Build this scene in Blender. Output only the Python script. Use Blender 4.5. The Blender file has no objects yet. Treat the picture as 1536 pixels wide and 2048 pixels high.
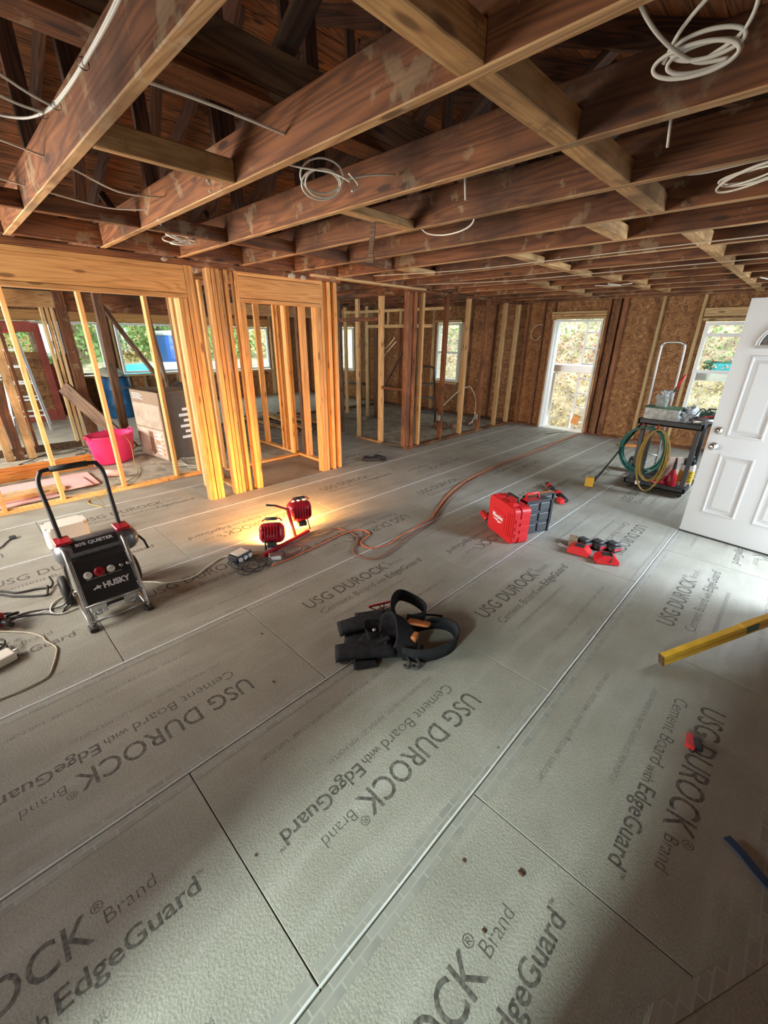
import bpy, bmesh, math, random
import numpy as np
from mathutils import Matrix, Vector, noise
random.seed(7)
C = bpy.context.scene.collection
# ---------------------------------------------------------------- camera
def Rz(a): return Matrix.Rotation(a, 3, 'Z')
def Rx(a): return Matrix.Rotation(a, 3, 'X')
cd = bpy.data.cameras.new('camera'); cam = bpy.data.objects.new('camera', cd); C.objects.link(cam)
cam.matrix_world = Matrix.Translation((0, 0, 1.7315)) @ (Rz(0.7714) @ Rx(1.1717) @ Rz(0.0104)).to_4x4()
cd.sensor_fit = 'VERTICAL'; cd.sensor_height = 24.0; cd.lens = 831.6/2048*24; cd.clip_start = 0.02; cd.clip_end = 200
bpy.context.scene.camera = cam
# ---------------------------------------------------------------- world, lights, exposure
w = bpy.data.worlds.new('sky'); bpy.context.scene.world = w; w.use_nodes = True
bg = w.node_tree.nodes['Background']; bg.inputs[0].default_value = (0.86, 0.95, 1.0, 1); bg.inputs[1].default_value = 2.2
def area(name, loc, target, sx, sy, power, col, portal=False, spread=180):
    l = bpy.data.lights.new(name, 'AREA'); l.shape = 'RECTANGLE'; l.size = sx; l.size_y = sy; l.energy = power; l.color = col
    l.spread = math.radians(spread)
    if portal: l.cycles.is_portal = True
    o = bpy.data.objects.new(name, l); C.objects.link(o); o.location = loc
    d = Vector(target) - Vector(loc); o.rotation_euler = d.to_track_quat('-Z', 'Y').to_euler()
    return o
area('daylight_near_opening', (-.42, -4.2, 2.5), (-.42, 1, 0.0), 0.62, 1.0, 290, (0.82, 1.0, 0.95))
area('daylight_front_door', (1.9, 4.3, 1.5), (-1.2, 3.0, 0.0), 1.2, 1.4, 66, (0.70, 0.84, 1.0), spread=130)
area('fill_far_right', (1.2, 6.6, 2.0), (-2.5, 6.3, 0.0), 1.4, 1.1, 95, (0.78, 0.90, 1.0))  # added fill lamp for the far right area, through an invented opening
area('fill_left_room', (-7.5, -2.2, 1.6), (-7.5, 2, 1.0), 2.6, 1.2, 150, (0.98, 0.97, 0.92))  # added fill lamp brightening the left room from behind the near wall
area('fill_near_room', (-4.1, -2.2, 1.5), (-3.7, 2.5, 2.1), 1.6, 1.0, 125, (1.0, 0.90, 0.78))  # added warm fill lifting the left side and the ceiling
S = bpy.context.scene
S.view_settings.view_transform = 'Standard'; S.view_settings.look = 'None'; S.view_settings.gamma = 1
S.view_settings.use_curve_mapping = False; S.view_settings.exposure = 1.18
for nm, loc, tg, a, b in (('portal_a', (-3.38, 8.8, 1.03), (-3.38, 0, 1.03), .9, 2.1), ('portal_b', (-12.3, 1.7, 1.4), (0, 1.7, 1.4), 2.4, 1.2),
        ('portal_c', (-12.3, 4.1, 1.4), (0, 4.1, 1.4), 1.7, 1.2), ('portal_d', (-12.3, 6.4, 1.4), (0, 6.4, 1.4), 2.0, 1.2), ('portal_e', (-.95, 8.8, 1.25), (-.95, 0, 1.25), .95, 1.5)):
    area(nm, loc, tg, a, b, 1, (1, 1, 1), portal=True)

# ---------------------------------------------------------------- materials
def nt(m):
    m.use_nodes = True; t = m.node_tree; return t, t.nodes, t.links, t.nodes['Principled BSDF']
def mat(name, col, rough=.6, metal=0., bump=0., bscale=60., var=0., vscale=8., trans=0., emit=None, estr=0., alpha=1.):
    m = bpy.data.materials.new(name); t, n, l, b = nt(m)
    b.inputs['Base Color'].default_value = (*col, 1); b.inputs['Roughness'].default_value = rough; b.inputs['Metallic'].default_value = metal
    if trans: b.inputs['Transmission Weight'].default_value = trans
    if emit: b.inputs['Emission Color'].default_value = (*emit, 1); b.inputs['Emission Strength'].default_value = estr
    if alpha < 1: b.inputs['Alpha'].default_value = alpha
    if var or bump:
        tc = n.new('ShaderNodeTexCoord')
    if var:
        nz = n.new('ShaderNodeTexNoise'); nz.inputs['Scale'].default_value = vscale; nz.inputs['Detail'].default_value = 5
        l.new(tc.outputs['Object'], nz.inputs['Vector'])
        r = n.new('ShaderNodeValToRGB'); r.color_ramp.elements[0].position = .3; r.color_ramp.elements[1].position = .7
        r.color_ramp.elements[0].color = (*[c*(1-var) for c in col], 1); r.color_ramp.elements[1].color = (*[min(1, c*(1+var)) for c in col], 1)
        l.new(nz.outputs['Fac'], r.inputs[0]); l.new(r.outputs[0], b.inputs['Base Color'])
    if bump:
        nz = n.new('ShaderNodeTexNoise'); nz.inputs['Scale'].default_value = bscale; nz.inputs['Detail'].default_value = 4
        l.new(tc.outputs['Object'], nz.inputs['Vector'])
        bp = n.new('ShaderNodeBump'); bp.inputs['Strength'].default_value = bump; bp.inputs['Distance'].default_value = .003
        l.new(nz.outputs['Fac'], bp.inputs['Height']); l.new(bp.outputs[0], b.inputs['Normal'])
    return m
def ramp(n, l, src, stops):
    r = n.new('ShaderNodeValToRGB'); e = r.color_ramp.elements
    e[0].position, e[0].color = stops[0][0], (*stops[0][1], 1); e[1].position, e[1].color = stops[-1][0], (*stops[-1][1], 1)
    for p, c in stops[1:-1]:
        x = e.new(p); x.color = (*c, 1)
    l.new(src, r.inputs[0]); return r.outputs[0]
def mix(n, l, f, a, b, mode='MIX'):
    x = n.new('ShaderNodeMix'); x.data_type = 'RGBA'; x.blend_type = mode
    if isinstance(f, float): x.inputs[0].default_value = f
    else: l.new(f, x.inputs[0])
    for s, i in ((a, 6), (b, 7)):
        if isinstance(s, tuple): x.inputs[i].default_value = (*s, 1)
        else: l.new(s, x.inputs[i])
    return x.outputs[2]
def wood(name, dark, mid, light, knots=True, stain=None, rough=.75, ring=7., big=False):
    m = bpy.data.materials.new(name); t, n, l, b = nt(m); b.inputs['Roughness'].default_value = rough
    tc = n.new('ShaderNodeTexCoord'); oi = n.new('ShaderNodeObjectInfo')
    sc = n.new('ShaderNodeVectorMath'); sc.operation = 'SCALE'; sc.inputs[0].default_value = (37, 91, 53); l.new(oi.outputs['Random'], sc.inputs['Scale'])
    ad = n.new('ShaderNodeVectorMath'); ad.operation = 'ADD'; l.new(tc.outputs['Object'], ad.inputs[0]); l.new(sc.outputs[0], ad.inputs[1])
    mp = n.new('ShaderNodeMapping'); mp.inputs['Scale'].default_value = (.55, ring, ring); l.new(ad.outputs[0], mp.inputs['Vector'])
    nz = n.new('ShaderNodeTexNoise'); nz.inputs['Scale'].default_value = 1.3; nz.inputs['Detail'].default_value = 2; nz.inputs['Distortion'].default_value = .6; l.new(mp.outputs[0], nz.inputs['Vector'])
    mu = n.new('ShaderNodeMath'); mu.operation = 'MULTIPLY'; mu.inputs[1].default_value = 9; l.new(nz.outputs['Fac'], mu.inputs[0])
    fr = n.new('ShaderNodeMath'); fr.operation = 'PINGPONG'; fr.inputs[1].default_value = .5; l.new(mu.outputs[0], fr.inputs[0])
    col = ramp(n, l, fr.outputs[0], [(0, dark), (.22, mid), (.5, light)])
    mp2 = n.new('ShaderNodeMapping'); mp2.inputs['Scale'].default_value = (3, 90, 90); l.new(ad.outputs[0], mp2.inputs['Vector'])
    fz = n.new('ShaderNodeTexNoise'); fz.inputs['Scale'].default_value = 1; fz.inputs['Detail'].default_value = 3; l.new(mp2.outputs[0], fz.inputs['Vector'])
    fine = ramp(n, l, fz.outputs['Fac'], [(.3, (.72, .72, .72)), (.6, (1, 1, 1))])
    col = mix(n, l, .8, col, fine, 'MULTIPLY')
    if knots:
        mk = n.new('ShaderNodeMapping'); mk.inputs['Scale'].default_value = (2.6, 9, 9); l.new(ad.outputs[0], mk.inputs['Vector'])
        vo = n.new('ShaderNodeTexVoronoi'); vo.inputs['Scale'].default_value = 1.0; l.new(mk.outputs[0], vo.inputs['Vector'])
        kf = ramp(n, l, vo.outputs['Distance'], [(.1, (1, 1, 1)), (.17, (0, 0, 0))])
        col = mix(n, l, kf, col, tuple(c*.45 for c in dark))
    # board to board variation
    vr = n.new('ShaderNodeMapRange'); vr.inputs[3].default_value = .78; vr.inputs[4].default_value = 1.12; l.new(oi.outputs['Random'], vr.inputs[0])
    hs = n.new('ShaderNodeHueSaturation'); l.new(col, hs.inputs['Color']); l.new(vr.outputs[0], hs.inputs['Value']); col = hs.outputs[0]
    if stain:
        s1 = n.new('ShaderNodeTexNoise'); s1.inputs['Scale'].default_value = 5.5; s1.inputs['Detail'].default_value = 7; s1.inputs['Roughness'].default_value = .62; l.new(ad.outputs[0], s1.inputs['Vector'])
        sf = ramp(n, l, s1.outputs['Fac'], [(.575, (0, 0, 0)), (.62, (.55, .55, .55))])
        col = mix(n, l, sf, col, stain)
        s2 = n.new('ShaderNodeTexNoise'); s2.inputs['Scale'].default_value = 2.1; s2.inputs['Detail'].default_value = 4; l.new(ad.outputs[0], s2.inputs['Vector'])
        df = ramp(n, l, s2.outputs['Fac'], [(.5, (0, 0, 0)), (.68, (.7, .7, .7))])
        col = mix(n, l, df, col, tuple(c*.35 for c in dark))
    l.new(col, b.inputs['Base Color'])
    bp = n.new('ShaderNodeBump'); bp.inputs['Strength'].default_value = .35; bp.inputs['Distance'].default_value = .002
    l.new(fz.outputs['Fac'], bp.inputs['Height']); l.new(bp.outputs[0], b.inputs['Normal'])
    return m
M = {}
M['joist'] = wood('old_joist_wood', (.105, .034, .010), (.175, .060, .018), (.235, .084, .026), stain=(.30, .215, .12), big=True)
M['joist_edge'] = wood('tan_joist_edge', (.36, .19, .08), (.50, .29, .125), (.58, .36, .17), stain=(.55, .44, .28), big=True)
M['joist_pale'] = wood('pale_blocking_wood', (.48, .25, .095), (.60, .345, .135), (.68, .42, .185), stain=(.20, .11, .05))
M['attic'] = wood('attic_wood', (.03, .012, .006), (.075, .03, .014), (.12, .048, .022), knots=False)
M['deck'] = wood('roof_board_wood', (.09, .03, .01), (.19, .07, .022), (.27, .105, .035))
M['pine'] = wood('new_pine', (.52, .24, .075), (.64, .33, .105), (.70, .375, .13), ring=9.)
M['pine_pale'] = wood('pale_pine', (.46, .29, .12), (.56, .375, .175), (.63, .44, .22), ring=9.)
M['redwood'] = wood('reddish_post', (.17, .062, .025), (.24, .095, .038), (.30, .125, .052), stain=(.10, .05, .03))
M['oldbrown'] = wood('weathered_brown', (.055, .024, .010), (.105, .050, .022), (.155, .080, .038))
M['orange_lumber'] = wood('orange_lumber', (.38, .12, .02), (.60, .22, .04), (.68, .28, .06))
# OSB
def osb():
    m = bpy.data.materials.new('osb_sheathing'); t, n, l, b = nt(m); b.inputs['Roughness'].default_value = .7
    tc = n.new('ShaderNodeTexCoord'); oi = n.new('ShaderNodeObjectInfo')
    nz = n.new('ShaderNodeTexNoise'); nz.inputs['Scale'].default_value = 7; nz.inputs['Detail'].default_value = 3; l.new(tc.outputs['Object'], nz.inputs['Vector'])
    v = mix(n, l, .35, tc.outputs['Object'], nz.outputs['Color'], 'ADD')
    mp = n.new('ShaderNodeMapping'); mp.inputs['Scale'].default_value = (15, 15, 45); l.new(v, mp.inputs['Vector'])
    vo = n.new('ShaderNodeTexVoronoi'); vo.inputs['Scale'].default_value = 1.; l.new(mp.outputs[0], vo.inputs['Vector'])
    sp = n.new('ShaderNodeSeparateColor'); l.new(vo.outputs['Color'], sp.inputs[0])
    col = ramp(n, l, sp.outputs[0], [(0, (.17, .070, .020)), (.45, (.30, .130, .038)), (.8, (.39, .185, .060)), (1, (.48, .25, .095))])
    mp3 = n.new('ShaderNodeMapping'); mp3.inputs['Scale'].default_value = (40, 40, 160); l.new(v, mp3.inputs['Vector'])
    n3 = n.new('ShaderNodeTexNoise'); n3.inputs['Detail'].default_value = 4; n3.inputs['Scale'].default_value = 1.; l.new(mp3.outputs[0], n3.inputs['Vector'])
    f = ramp(n, l, n3.outputs['Fac'], [(.38, (.45, .42, .4)), (.58, (1, 1, 1))])
    col = mix(n, l, .85, col, f, 'MULTIPLY')
    l.new(col, b.inputs['Base Color']); return m
M['osb'] = osb()
# cement board
def cement():
    m = bpy.data.materials.new('cement_board'); t, n, l, b = nt(m); b.inputs['Roughness'].default_value = .62
    b.inputs['Specular IOR Level'].default_value = .35
    tc = n.new('ShaderNodeTexCoord')
    n1 = n.new('ShaderNodeTexNoise'); n1.inputs['Scale'].default_value = 3.1; n1.inputs['Detail'].default_value = 6; l.new(tc.outputs['Object'], n1.inputs['Vector'])
    col = ramp(n, l, n1.outputs['Fac'], [(.3, (.285, .270, .222)), (.7, (.36, .343, .288))])
    n2 = n.new('ShaderNodeTexNoise'); n2.inputs['Scale'].default_value = 190; n2.inputs['Detail'].default_value = 3; l.new(tc.outputs['Object'], n2.inputs['Vector'])
    f2 = ramp(n, l, n2.outputs['Fac'], [(.34, (.80, .80, .80)), (.62, (1.03, 1.03, 1.03))])
    col = mix(n, l, 1., col, f2, 'MULTIPLY')
    mp = n.new('ShaderNodeMapping'); mp.inputs['Scale'].default_value = (9, 1.2, 1); l.new(tc.outputs['Object'], mp.inputs['Vector'])
    n3 = n.new('ShaderNodeTexNoise'); n3.inputs['Scale'].default_value = 1; n3.inputs['Detail'].default_value = 5; l.new(mp.outputs[0], n3.inputs['Vector'])
    dust = ramp(n, l, n3.outputs['Fac'], [(.52, (0, 0, 0)), (.75, (.28, .28, .28))])
    col = mix(n, l, dust, col, (.50, .49, .46))
    l.new(col, b.inputs['Base Color'])
    n4 = n.new('ShaderNodeTexNoise'); n4.inputs['Scale'].default_value = 120; n4.inputs['Detail'].default_value = 5; l.new(tc.outputs['Object'], n4.inputs['Vector'])
    bp = n.new('ShaderNodeBump'); bp.inputs['Strength'].default_value = .55; bp.inputs['Distance'].default_value = .004; l.new(n4.outputs['Fac'], bp.inputs['Height'])
    l.new(bp.outputs[0], b.inputs['Normal']); return m
M['cement'] = cement()
def edge_band():
    m = bpy.data.materials.new('board_edge_band'); t, n, l, b = nt(m); b.inputs['Roughness'].default_value = .5
    tc = n.new('ShaderNodeTexCoord'); mp = n.new('ShaderNodeMapping'); mp.inputs['Rotation'].default_value = (0, 0, math.pi/2); l.new(tc.outputs['Object'], mp.inputs['Vector'])
    br = n.new('ShaderNodeTexBrick'); br.inputs['Scale'].default_value = 1; br.inputs['Brick Width'].default_value = .075; br.inputs['Row Height'].default_value = .03
    br.inputs['Mortar Size'].default_value = .003; br.offset = .37
    br.inputs['Color1'].default_value = (.235, .235, .205, 1); br.inputs['Color2'].default_value = (.31, .305, .275, 1); br.inputs['Mortar'].default_value = (.37, .36, .32, 1)
    l.new(mp.outputs[0], br.inputs['Vector'])
    nz = n.new('ShaderNodeTexNoise'); nz.inputs['Scale'].default_value = 14; nz.inputs['Detail'].default_value = 4; l.new(tc.outputs['Object'], nz.inputs['Vector'])
    f = ramp(n, l, nz.outputs['Fac'], [(.4, (0, 0, 0)), (.6, (.65, .65, .65))])
    col = mix(n, l, f, br.outputs['Color'], (.315, .30, .255)); l.new(col, b.inputs['Base Color']); return m
M['band'] = edge_band()
def ink():
    m = bpy.data.materials.new('printed_ink'); t, n, l, b = nt(m); b.inputs['Roughness'].default_value = .7
    tc = n.new('ShaderNodeTexCoord'); nz = n.new('ShaderNodeTexNoise'); nz.inputs['Scale'].default_value = 60; nz.inputs['Detail'].default_value = 4
    l.new(tc.outputs['Object'], nz.inputs['Vector'])
    l.new(ramp(n, l, nz.outputs['Fac'], [(.36, (.055, .05, .043)), (.66, (.165, .153, .128))]), b.inputs['Base Color']); return m
M['ink'] = ink()
def ink2():
    m = bpy.data.materials.new('faint_printed_ink'); t, n, l, b = nt(m); b.inputs['Roughness'].default_value = .7
    tc = n.new('ShaderNodeTexCoord'); nz = n.new('ShaderNodeTexNoise'); nz.inputs['Scale'].default_value = 40; nz.inputs['Detail'].default_value = 4
    l.new(tc.outputs['Object'], nz.inputs['Vector'])
    l.new(ramp(n, l, nz.outputs['Fac'], [(.38, (.12, .11, .10)), (.62, (.24, .225, .195))]), b.inputs['Base Color']); return m
M['ink2'] = ink2()
M['strip'] = mat('joint_tape', (.68, .69, .68), .35, var=.12, vscale=12)
M['oldfloor'] = mat('old_subfloor', (.33, .275, .20), .85, bump=.5, bscale=30, var=.45, vscale=5)
M['plyfloor'] = mat('pale_plywood_floor', (.52, .47, .37), .7, var=.15, vscale=4)
M['brownpanel'] = mat('brown_panel', (.26, .19, .125), .7, bump=.3, bscale=80, var=.12, vscale=5)
M['white_door'] = mat('white_door_paint', (.50, .50, .49), .42, bump=.12, bscale=220)
M['white_vinyl'] = mat('white_vinyl', (.74, .76, .76), .35)
M['metal'] = mat('brushed_nickel', (.62, .58, .53), .22, 1.)
M['steel'] = mat('galvanised_steel', (.42, .42, .40), .35, .85, var=.2, vscale=20)
M['chrome'] = mat('chrome_tube', (.50, .50, .48), .38, .85)
M['alu'] = mat('aluminium', (.70, .72, .73), .4, .7)
M['red'] = mat('red_plastic', (.62, .018, .022), .42, bump=.1, bscale=200)
M['redgloss'] = mat('dark_red_enamel', (.36, .012, .025), .3, var=.15, vscale=20)
M['black'] = mat('black_plastic', (.018, .018, .020), .5)
M['blackfab'] = mat('black_fabric', (.028, .028, .031), .9, bump=.5, bscale=350, var=.25, vscale=30)
M['rubber'] = mat('black_rubber', (.022, .021, .020), .6)
M['greyplast'] = mat('charcoal_plastic', (.04, .043, .047), .5, bump=.2, bscale=90)
M['white'] = mat('white_print', (.85, .85, .85), .5)
M['wirewhite'] = mat('white_cable_jacket', (.74, .70, .60), .5)
M['orange_cord'] = mat('orange_cord', (.62, .15, .05), .5)
M['brown_cord'] = mat('dull_red_cord', (.26, .10, .07), .55)
M['cream_cord'] = mat('cream_cord', (.50, .44, .33), .5)
M['yellow_cord'] = mat('yellow_cord', (.34, .22, .035), .5)
M['teal'] = mat('teal_hose', (.008, .12, .095), .35)
M['yellow'] = mat('yellow_paint', (.68, .40, .04), .4, var=.12, vscale=14)
M['ylabel'] = mat('yellow_label', (.75, .55, .05), .5)
M['pinktub'] = mat('pink_plastic', (.72, .03, .13), .4)
M['pinkfoam'] = mat('pink_foam_board', (.70, .40, .36), .7, var=.1)
M['card'] = mat('cardboard', (.22, .14, .085), .75, var=.08, vscale=5)
M['carddark'] = mat('dark_cardboard', (.12, .09, .07), .75, var=.08)
M['cardprint'] = mat('cardboard_print', (.34, .25, .18), .7, var=.25, vscale=7)
M['blue'] = mat('blue_barrel_plastic', (.008, .07, .17), .4, var=.25, vscale=7)
M['bluetape'] = mat('blue_strap', (.03, .06, .13), .7)
M['reddoor'] = mat('red_brown_paint', (.32, .06, .035), .5, var=.15)
M['leather'] = mat('tan_leather', (.50, .17, .05), .6, bump=.3)
M['clear'] = mat('cloudy_clear_plastic', (.55, .58, .56), .25, var=.35, vscale=25, alpha=.72)
M['bagclear'] = mat('silvery_bag_film', (.42, .47, .50), .18, var=.6, vscale=38)
M['green'] = mat('green_plastic', (.03, .10, .05), .45)
M['lens'] = mat('lamp_lens', (1, .7, .3), .3, emit=(1.0, .50, .14), estr=16)
M['amber'] = mat('glowing_lamp_slot', (1, .8, .5), .3, emit=(1.0, .70, .35), estr=2.2)
M['bark'] = mat('bark', (.17, .12, .08), .9, var=.4)
M['grass'] = mat('leaf_littered_ground', (.50, .42, .28), .9, bump=1., bscale=20, var=.5, vscale=3)
M['leafg'] = mat('green_leaves', (.32, .46, .16), .7); M['leafy'] = mat('yellow_leaves', (.70, .58, .28), .7)
M['leafr'] = mat('rust_leaves', (.62, .36, .26), .7); M['leafd'] = mat('brown_leaves', (.42, .33, .25), .8)
M['turq'] = mat('turquoise_tarp', (.05, .50, .60), .4); M['blueext'] = mat('blue_panel', (.03, .14, .50), .4); M['whiteext'] = mat('white_panel', (.8, .82, .85), .4)
M['glass'] = mat('window_glass', (.95, 1, .98), .02, trans=1.)
def thinglass():
    m = bpy.data.materials.new('clear_pane'); t, n, l, b = nt(m)
    g = n.new('ShaderNodeBsdfGlossy'); g.inputs['Roughness'].default_value = .03; tr = n.new('ShaderNodeBsdfTransparent'); tr.inputs[0].default_value = (.93, .97, .95, 1)
    mx = n.new('ShaderNodeMixShader'); mx.inputs[0].default_value = .06
    l.new(tr.outputs[0], mx.inputs[1]); l.new(g.outputs[0], mx.inputs[2]); l.new(mx.outputs[0], n['Material Output'].inputs['Surface']); return m
M['pane'] = thinglass()
M['frost'] = mat('dark_fanlight_glass', (.10, .09, .08), .15, var=.4, vscale=60)
M['plaster'] = mat('plaster_chunk', (.42, .36, .27), .9, bump=.8, bscale=60, var=.25, vscale=30)
M['gauge'] = mat('gauge_face', (.75, .72, .64), .35)
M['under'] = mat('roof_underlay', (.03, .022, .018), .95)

M['blackfab'].node_tree.nodes['Principled BSDF'].inputs['Specular IOR Level'].default_value = .12
# ---------------------------------------------------------------- helpers
def V(*a): return Vector(a)
def tag(o, label=None, cat=None, group=None, kind=None):
    if label: o['label'] = label
    if cat: o['category'] = cat
    if group: o['group'] = group
    if kind: o['kind'] = kind
    return o
def link(name, me, m=None, parent=None, smooth=False):
    if m is not None and not me.materials: me.materials.append(m)
    if smooth: me.polygons.foreach_set('use_smooth', [True]*len(me.polygons))
    o = bpy.data.objects.new(name, me); C.objects.link(o)
    if parent: o.parent = parent
    return o
def thing(name, label, cat, loc=(0, 0, 0), rot=0., group=None, kind=None, rx=0., ry=0.):
    o = bpy.data.objects.new(name, None); C.objects.link(o); o.empty_display_size = .05
    o.location = loc; o.rotation_euler = (rx, ry, rot); return tag(o, label, cat, group, kind)
def fin(bm, name, m, parent=None, smooth=False):
    bmesh.ops.recalc_face_normals(bm, faces=bm.faces)
    me = bpy.data.meshes.new(name); bm.to_mesh(me); bm.free()
    if isinstance(m, (list, tuple)):
        for x in m: me.materials.append(x)
        m = None
    return link(name, me, m, parent, smooth)
def box(bm, x0, x1, y0, y1, z0, z1, bev=0., mi=0, seg=1, mtx=None):
    r = bmesh.ops.create_cube(bm, size=1.); vs = r['verts']
    for v in vs: v.co = Vector(((x0+x1)/2+v.co.x*(x1-x0), (y0+y1)/2+v.co.y*(y1-y0), (z0+z1)/2+v.co.z*(z1-z0)))
    fs = list({f for v in vs for f in v.link_faces})
    for f in fs: f.material_index = mi
    if bev:
        es = list({e for v in vs for e in v.link_edges})
        rr = bmesh.ops.bevel(bm, geom=es, offset=bev, segments=seg, profile=.5, affect='EDGES', material=-1)
        vs = list({v for f in rr['faces'] for v in f.verts} | {v for v in vs if v.is_valid})
    if mtx is not None: bmesh.ops.transform(bm, matrix=mtx, verts=[v for v in vs if v.is_valid])
    return vs
def boxo(name, x0, x1, y0, y1, z0, z1, m, parent=None, bev=0., seg=1):
    """a box whose origin sits at its middle (so object texture space is its own)"""
    bm = bmesh.new(); hx, hy, hz = (x1-x0)/2, (y1-y0)/2, (z1-z0)/2
    box(bm, -hx, hx, -hy, hy, -hz, hz, bev, seg=seg)
    o = fin(bm, name, m, parent); o.location = ((x0+x1)/2, (y0+y1)/2, (z0+z1)/2); return o
BC = {}
def beam(name, p0, p1, wd, ht, m, parent=None, up=(0, 0, 1), bev=.002):
    """lumber from p0 to p1 (centre line); local X runs along it, wd sideways, ht along 'up'"""
    p0 = Vector(p0); p1 = Vector(p1); d = p1-p0; L = d.length; x = d.normalized(); u = Vector(up)
    if abs(x.dot(u)) > .95: u = Vector((1, 0, 0))
    y = u.cross(x).normalized(); z = x.cross(y)
    key = (round(L, 3), wd, ht, m.name, bev)
    if key not in BC:
        bm = bmesh.new(); box(bm, -L/2, L/2, -wd/2, wd/2, -ht/2, ht/2, bev)
        bmesh.ops.recalc_face_normals(bm, faces=bm.faces)
        me = bpy.data.meshes.new(name); bm.to_mesh(me); bm.free(); me.materials.append(m); BC[key] = me
    o = bpy.data.objects.new(name, BC[key]); C.objects.link(o)
    mt = Matrix((x, y, z)).transposed().to_4x4(); mt.translation = (p0+p1)/2
    o.matrix_world = mt
    if parent: o.parent = parent; o.matrix_parent_inverse = Matrix(); o.matrix_basis = mt
    return o
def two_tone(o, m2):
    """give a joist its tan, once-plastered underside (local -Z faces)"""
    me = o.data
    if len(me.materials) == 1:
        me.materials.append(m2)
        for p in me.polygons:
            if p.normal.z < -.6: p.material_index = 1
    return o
def stud(x, y, z0, z1, parent, m='pine', sx=.089, sy=.038, name='stud', dx=0., dy=0.):
    # vertical lumber, sx along world X, sy along world Y
    return beam(name, (x, y, z0), (x+dx, y+dy, z1), sy, sx, M[m], parent, up=(1, 0, 0))
def catmull(pts, n=8, closed=False):
    P = [Vector(p) for p in pts]; out = []
    N = len(P)
    for i in range(N if closed else N-1):
        if closed: a, b, c, d = P[(i-1) % N], P[i], P[(i+1) % N], P[(i+2) % N]
        else: a, b, c, d = P[max(i-1, 0)], P[i], P[i+1], P[min(i+2, N-1)]
        for k in range(n):
            t = k/n
            out.append(.5*((2*b)+(c-a)*t+(2*a-5*b+4*c-d)*t*t+(3*b-a-3*c+d)*t**3))
    if not closed: out.append(P[-1])
    return out
def tube(bm, pts, r, seg=8, closed=False, mi=0, cap=True, rf=None):
    pts = [Vector(p) for p in pts]; N = len(pts); rings = []; up = None
    for i, p in enumerate(pts):
        a = pts[i-1] if (i > 0 or closed) else p; b = pts[(i+1) % N] if (i < N-1 or closed) else p
        t = (b-a); t = t.normalized() if t.length > 1e-9 else Vector((0, 0, 1))
        if up is None:
            up = t.orthogonal().normalized()
        up = (up-t*up.dot(t)); up = up.normalized() if up.length > 1e-6 else t.orthogonal().normalized()
        s = t.cross(up); rr = r if rf is None else rf(i/(N-1))
        rings.append([bm.verts.new(p+rr*(math.cos(2*math.pi*k/seg)*up+math.sin(2*math.pi*k/seg)*s)) for k in range(seg)])
    for i in range(N if closed else N-1):
        A, B = rings[i], rings[(i+1) % N]
        for k in range(seg):
            f = bm.faces.new((A[k], A[(k+1) % seg], B[(k+1) % seg], B[k])); f.material_index = mi; f.smooth = True
    if cap and not closed:
        for A in (rings[0], rings[-1]):
            f = bm.faces.new(A); f.material_index = mi
def tubeo(name, pts, r, m, parent=None, seg=8, closed=False, smooth_path=0):
    if smooth_path: pts = catmull(pts, smooth_path, closed)
    bm = bmesh.new(); tube(bm, pts, r, seg, closed); return fin(bm, name, m, parent)
def flat_strap(bm, pts, wvec, width, th, mi=0):
    """ribbon following pts; wvec(i) gives the width direction"""
    pts = [Vector(p) for p in pts]; N = len(pts); R = []
    for i, p in enumerate(pts):
        t = (pts[min(i+1, N-1)]-pts[max(i-1, 0)]).normalized(); wv = Vector(wvec(i/(N-1))); wv = (wv-t*wv.dot(t)).normalized(); nn = t.cross(wv)
        R.append([bm.verts.new(p+wv*a*width/2+nn*b*th/2) for a, b in ((-1, -1), (1, -1), (1, 1), (-1, 1))])
    for i in range(N-1):
        for k in range(4):
            f = bm.faces.new((R[i][k], R[i][(k+1) % 4], R[i+1][(k+1) % 4], R[i+1][k])); f.material_index = mi
    bm.faces.new(R[0]); bm.faces.new(R[-1])
def lathe(bm, prof, seg=20, mtx=None, mi=0, smooth=True):
    rings = []
    for r, z in prof:
        ring = [bm.verts.new((r*math.cos(2*math.pi*k/seg), r*math.sin(2*math.pi*k/seg), z)) for k in range(seg)] if r > 1e-6 else [bm.verts.new((0, 0, z))]
        rings.append(ring)
    for A, B in zip(rings, rings[1:]):
        for k in range(seg):
            k2 = (k+1) % seg
            if len(A) == 1 and len(B) == 1: continue
            if len(A) == 1: f = bm.faces.new((A[0], B[k], B[k2]))
            elif len(B) == 1: f = bm.faces.new((A[k], A[k2], B[0]))
            else: f = bm.faces.new((A[k], A[k2], B[k2], B[k]))
            f.material_index = mi; f.smooth = smooth
    vs = [v for r in rings for v in r]
    if mtx is not None: bmesh.ops.transform(bm, matrix=mtx, verts=vs)
    return vs
def latheo(name, prof, m, parent=None, seg=20, loc=(0, 0, 0), axis='Z'):
    bm = bmesh.new(); mt = {'Z': Matrix(), 'X': Matrix.Rotation(math.pi/2, 4, 'Y'), 'Y': Matrix.Rotation(-math.pi/2, 4, 'X')}[axis]
    lathe(bm, prof, seg, Matrix.Translation(loc) @ mt); return fin(bm, name, m, parent)
def prism(bm, poly, z0, z1, mi=0, mtx=None):
    a = [bm.verts.new((x, y, z0)) for x, y in poly]; b = [bm.verts.new((x, y, z1)) for x, y in poly]
    bm.faces.new(a[::-1]).material_index = mi; bm.faces.new(b).material_index = mi
    for i in range(len(poly)):
        bm.faces.new((a[i], a[(i+1) % len(poly)], b[(i+1) % len(poly)], b[i])).material_index = mi
    if mtx is not None: bmesh.ops.transform(bm, matrix=mtx, verts=a+b)
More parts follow.
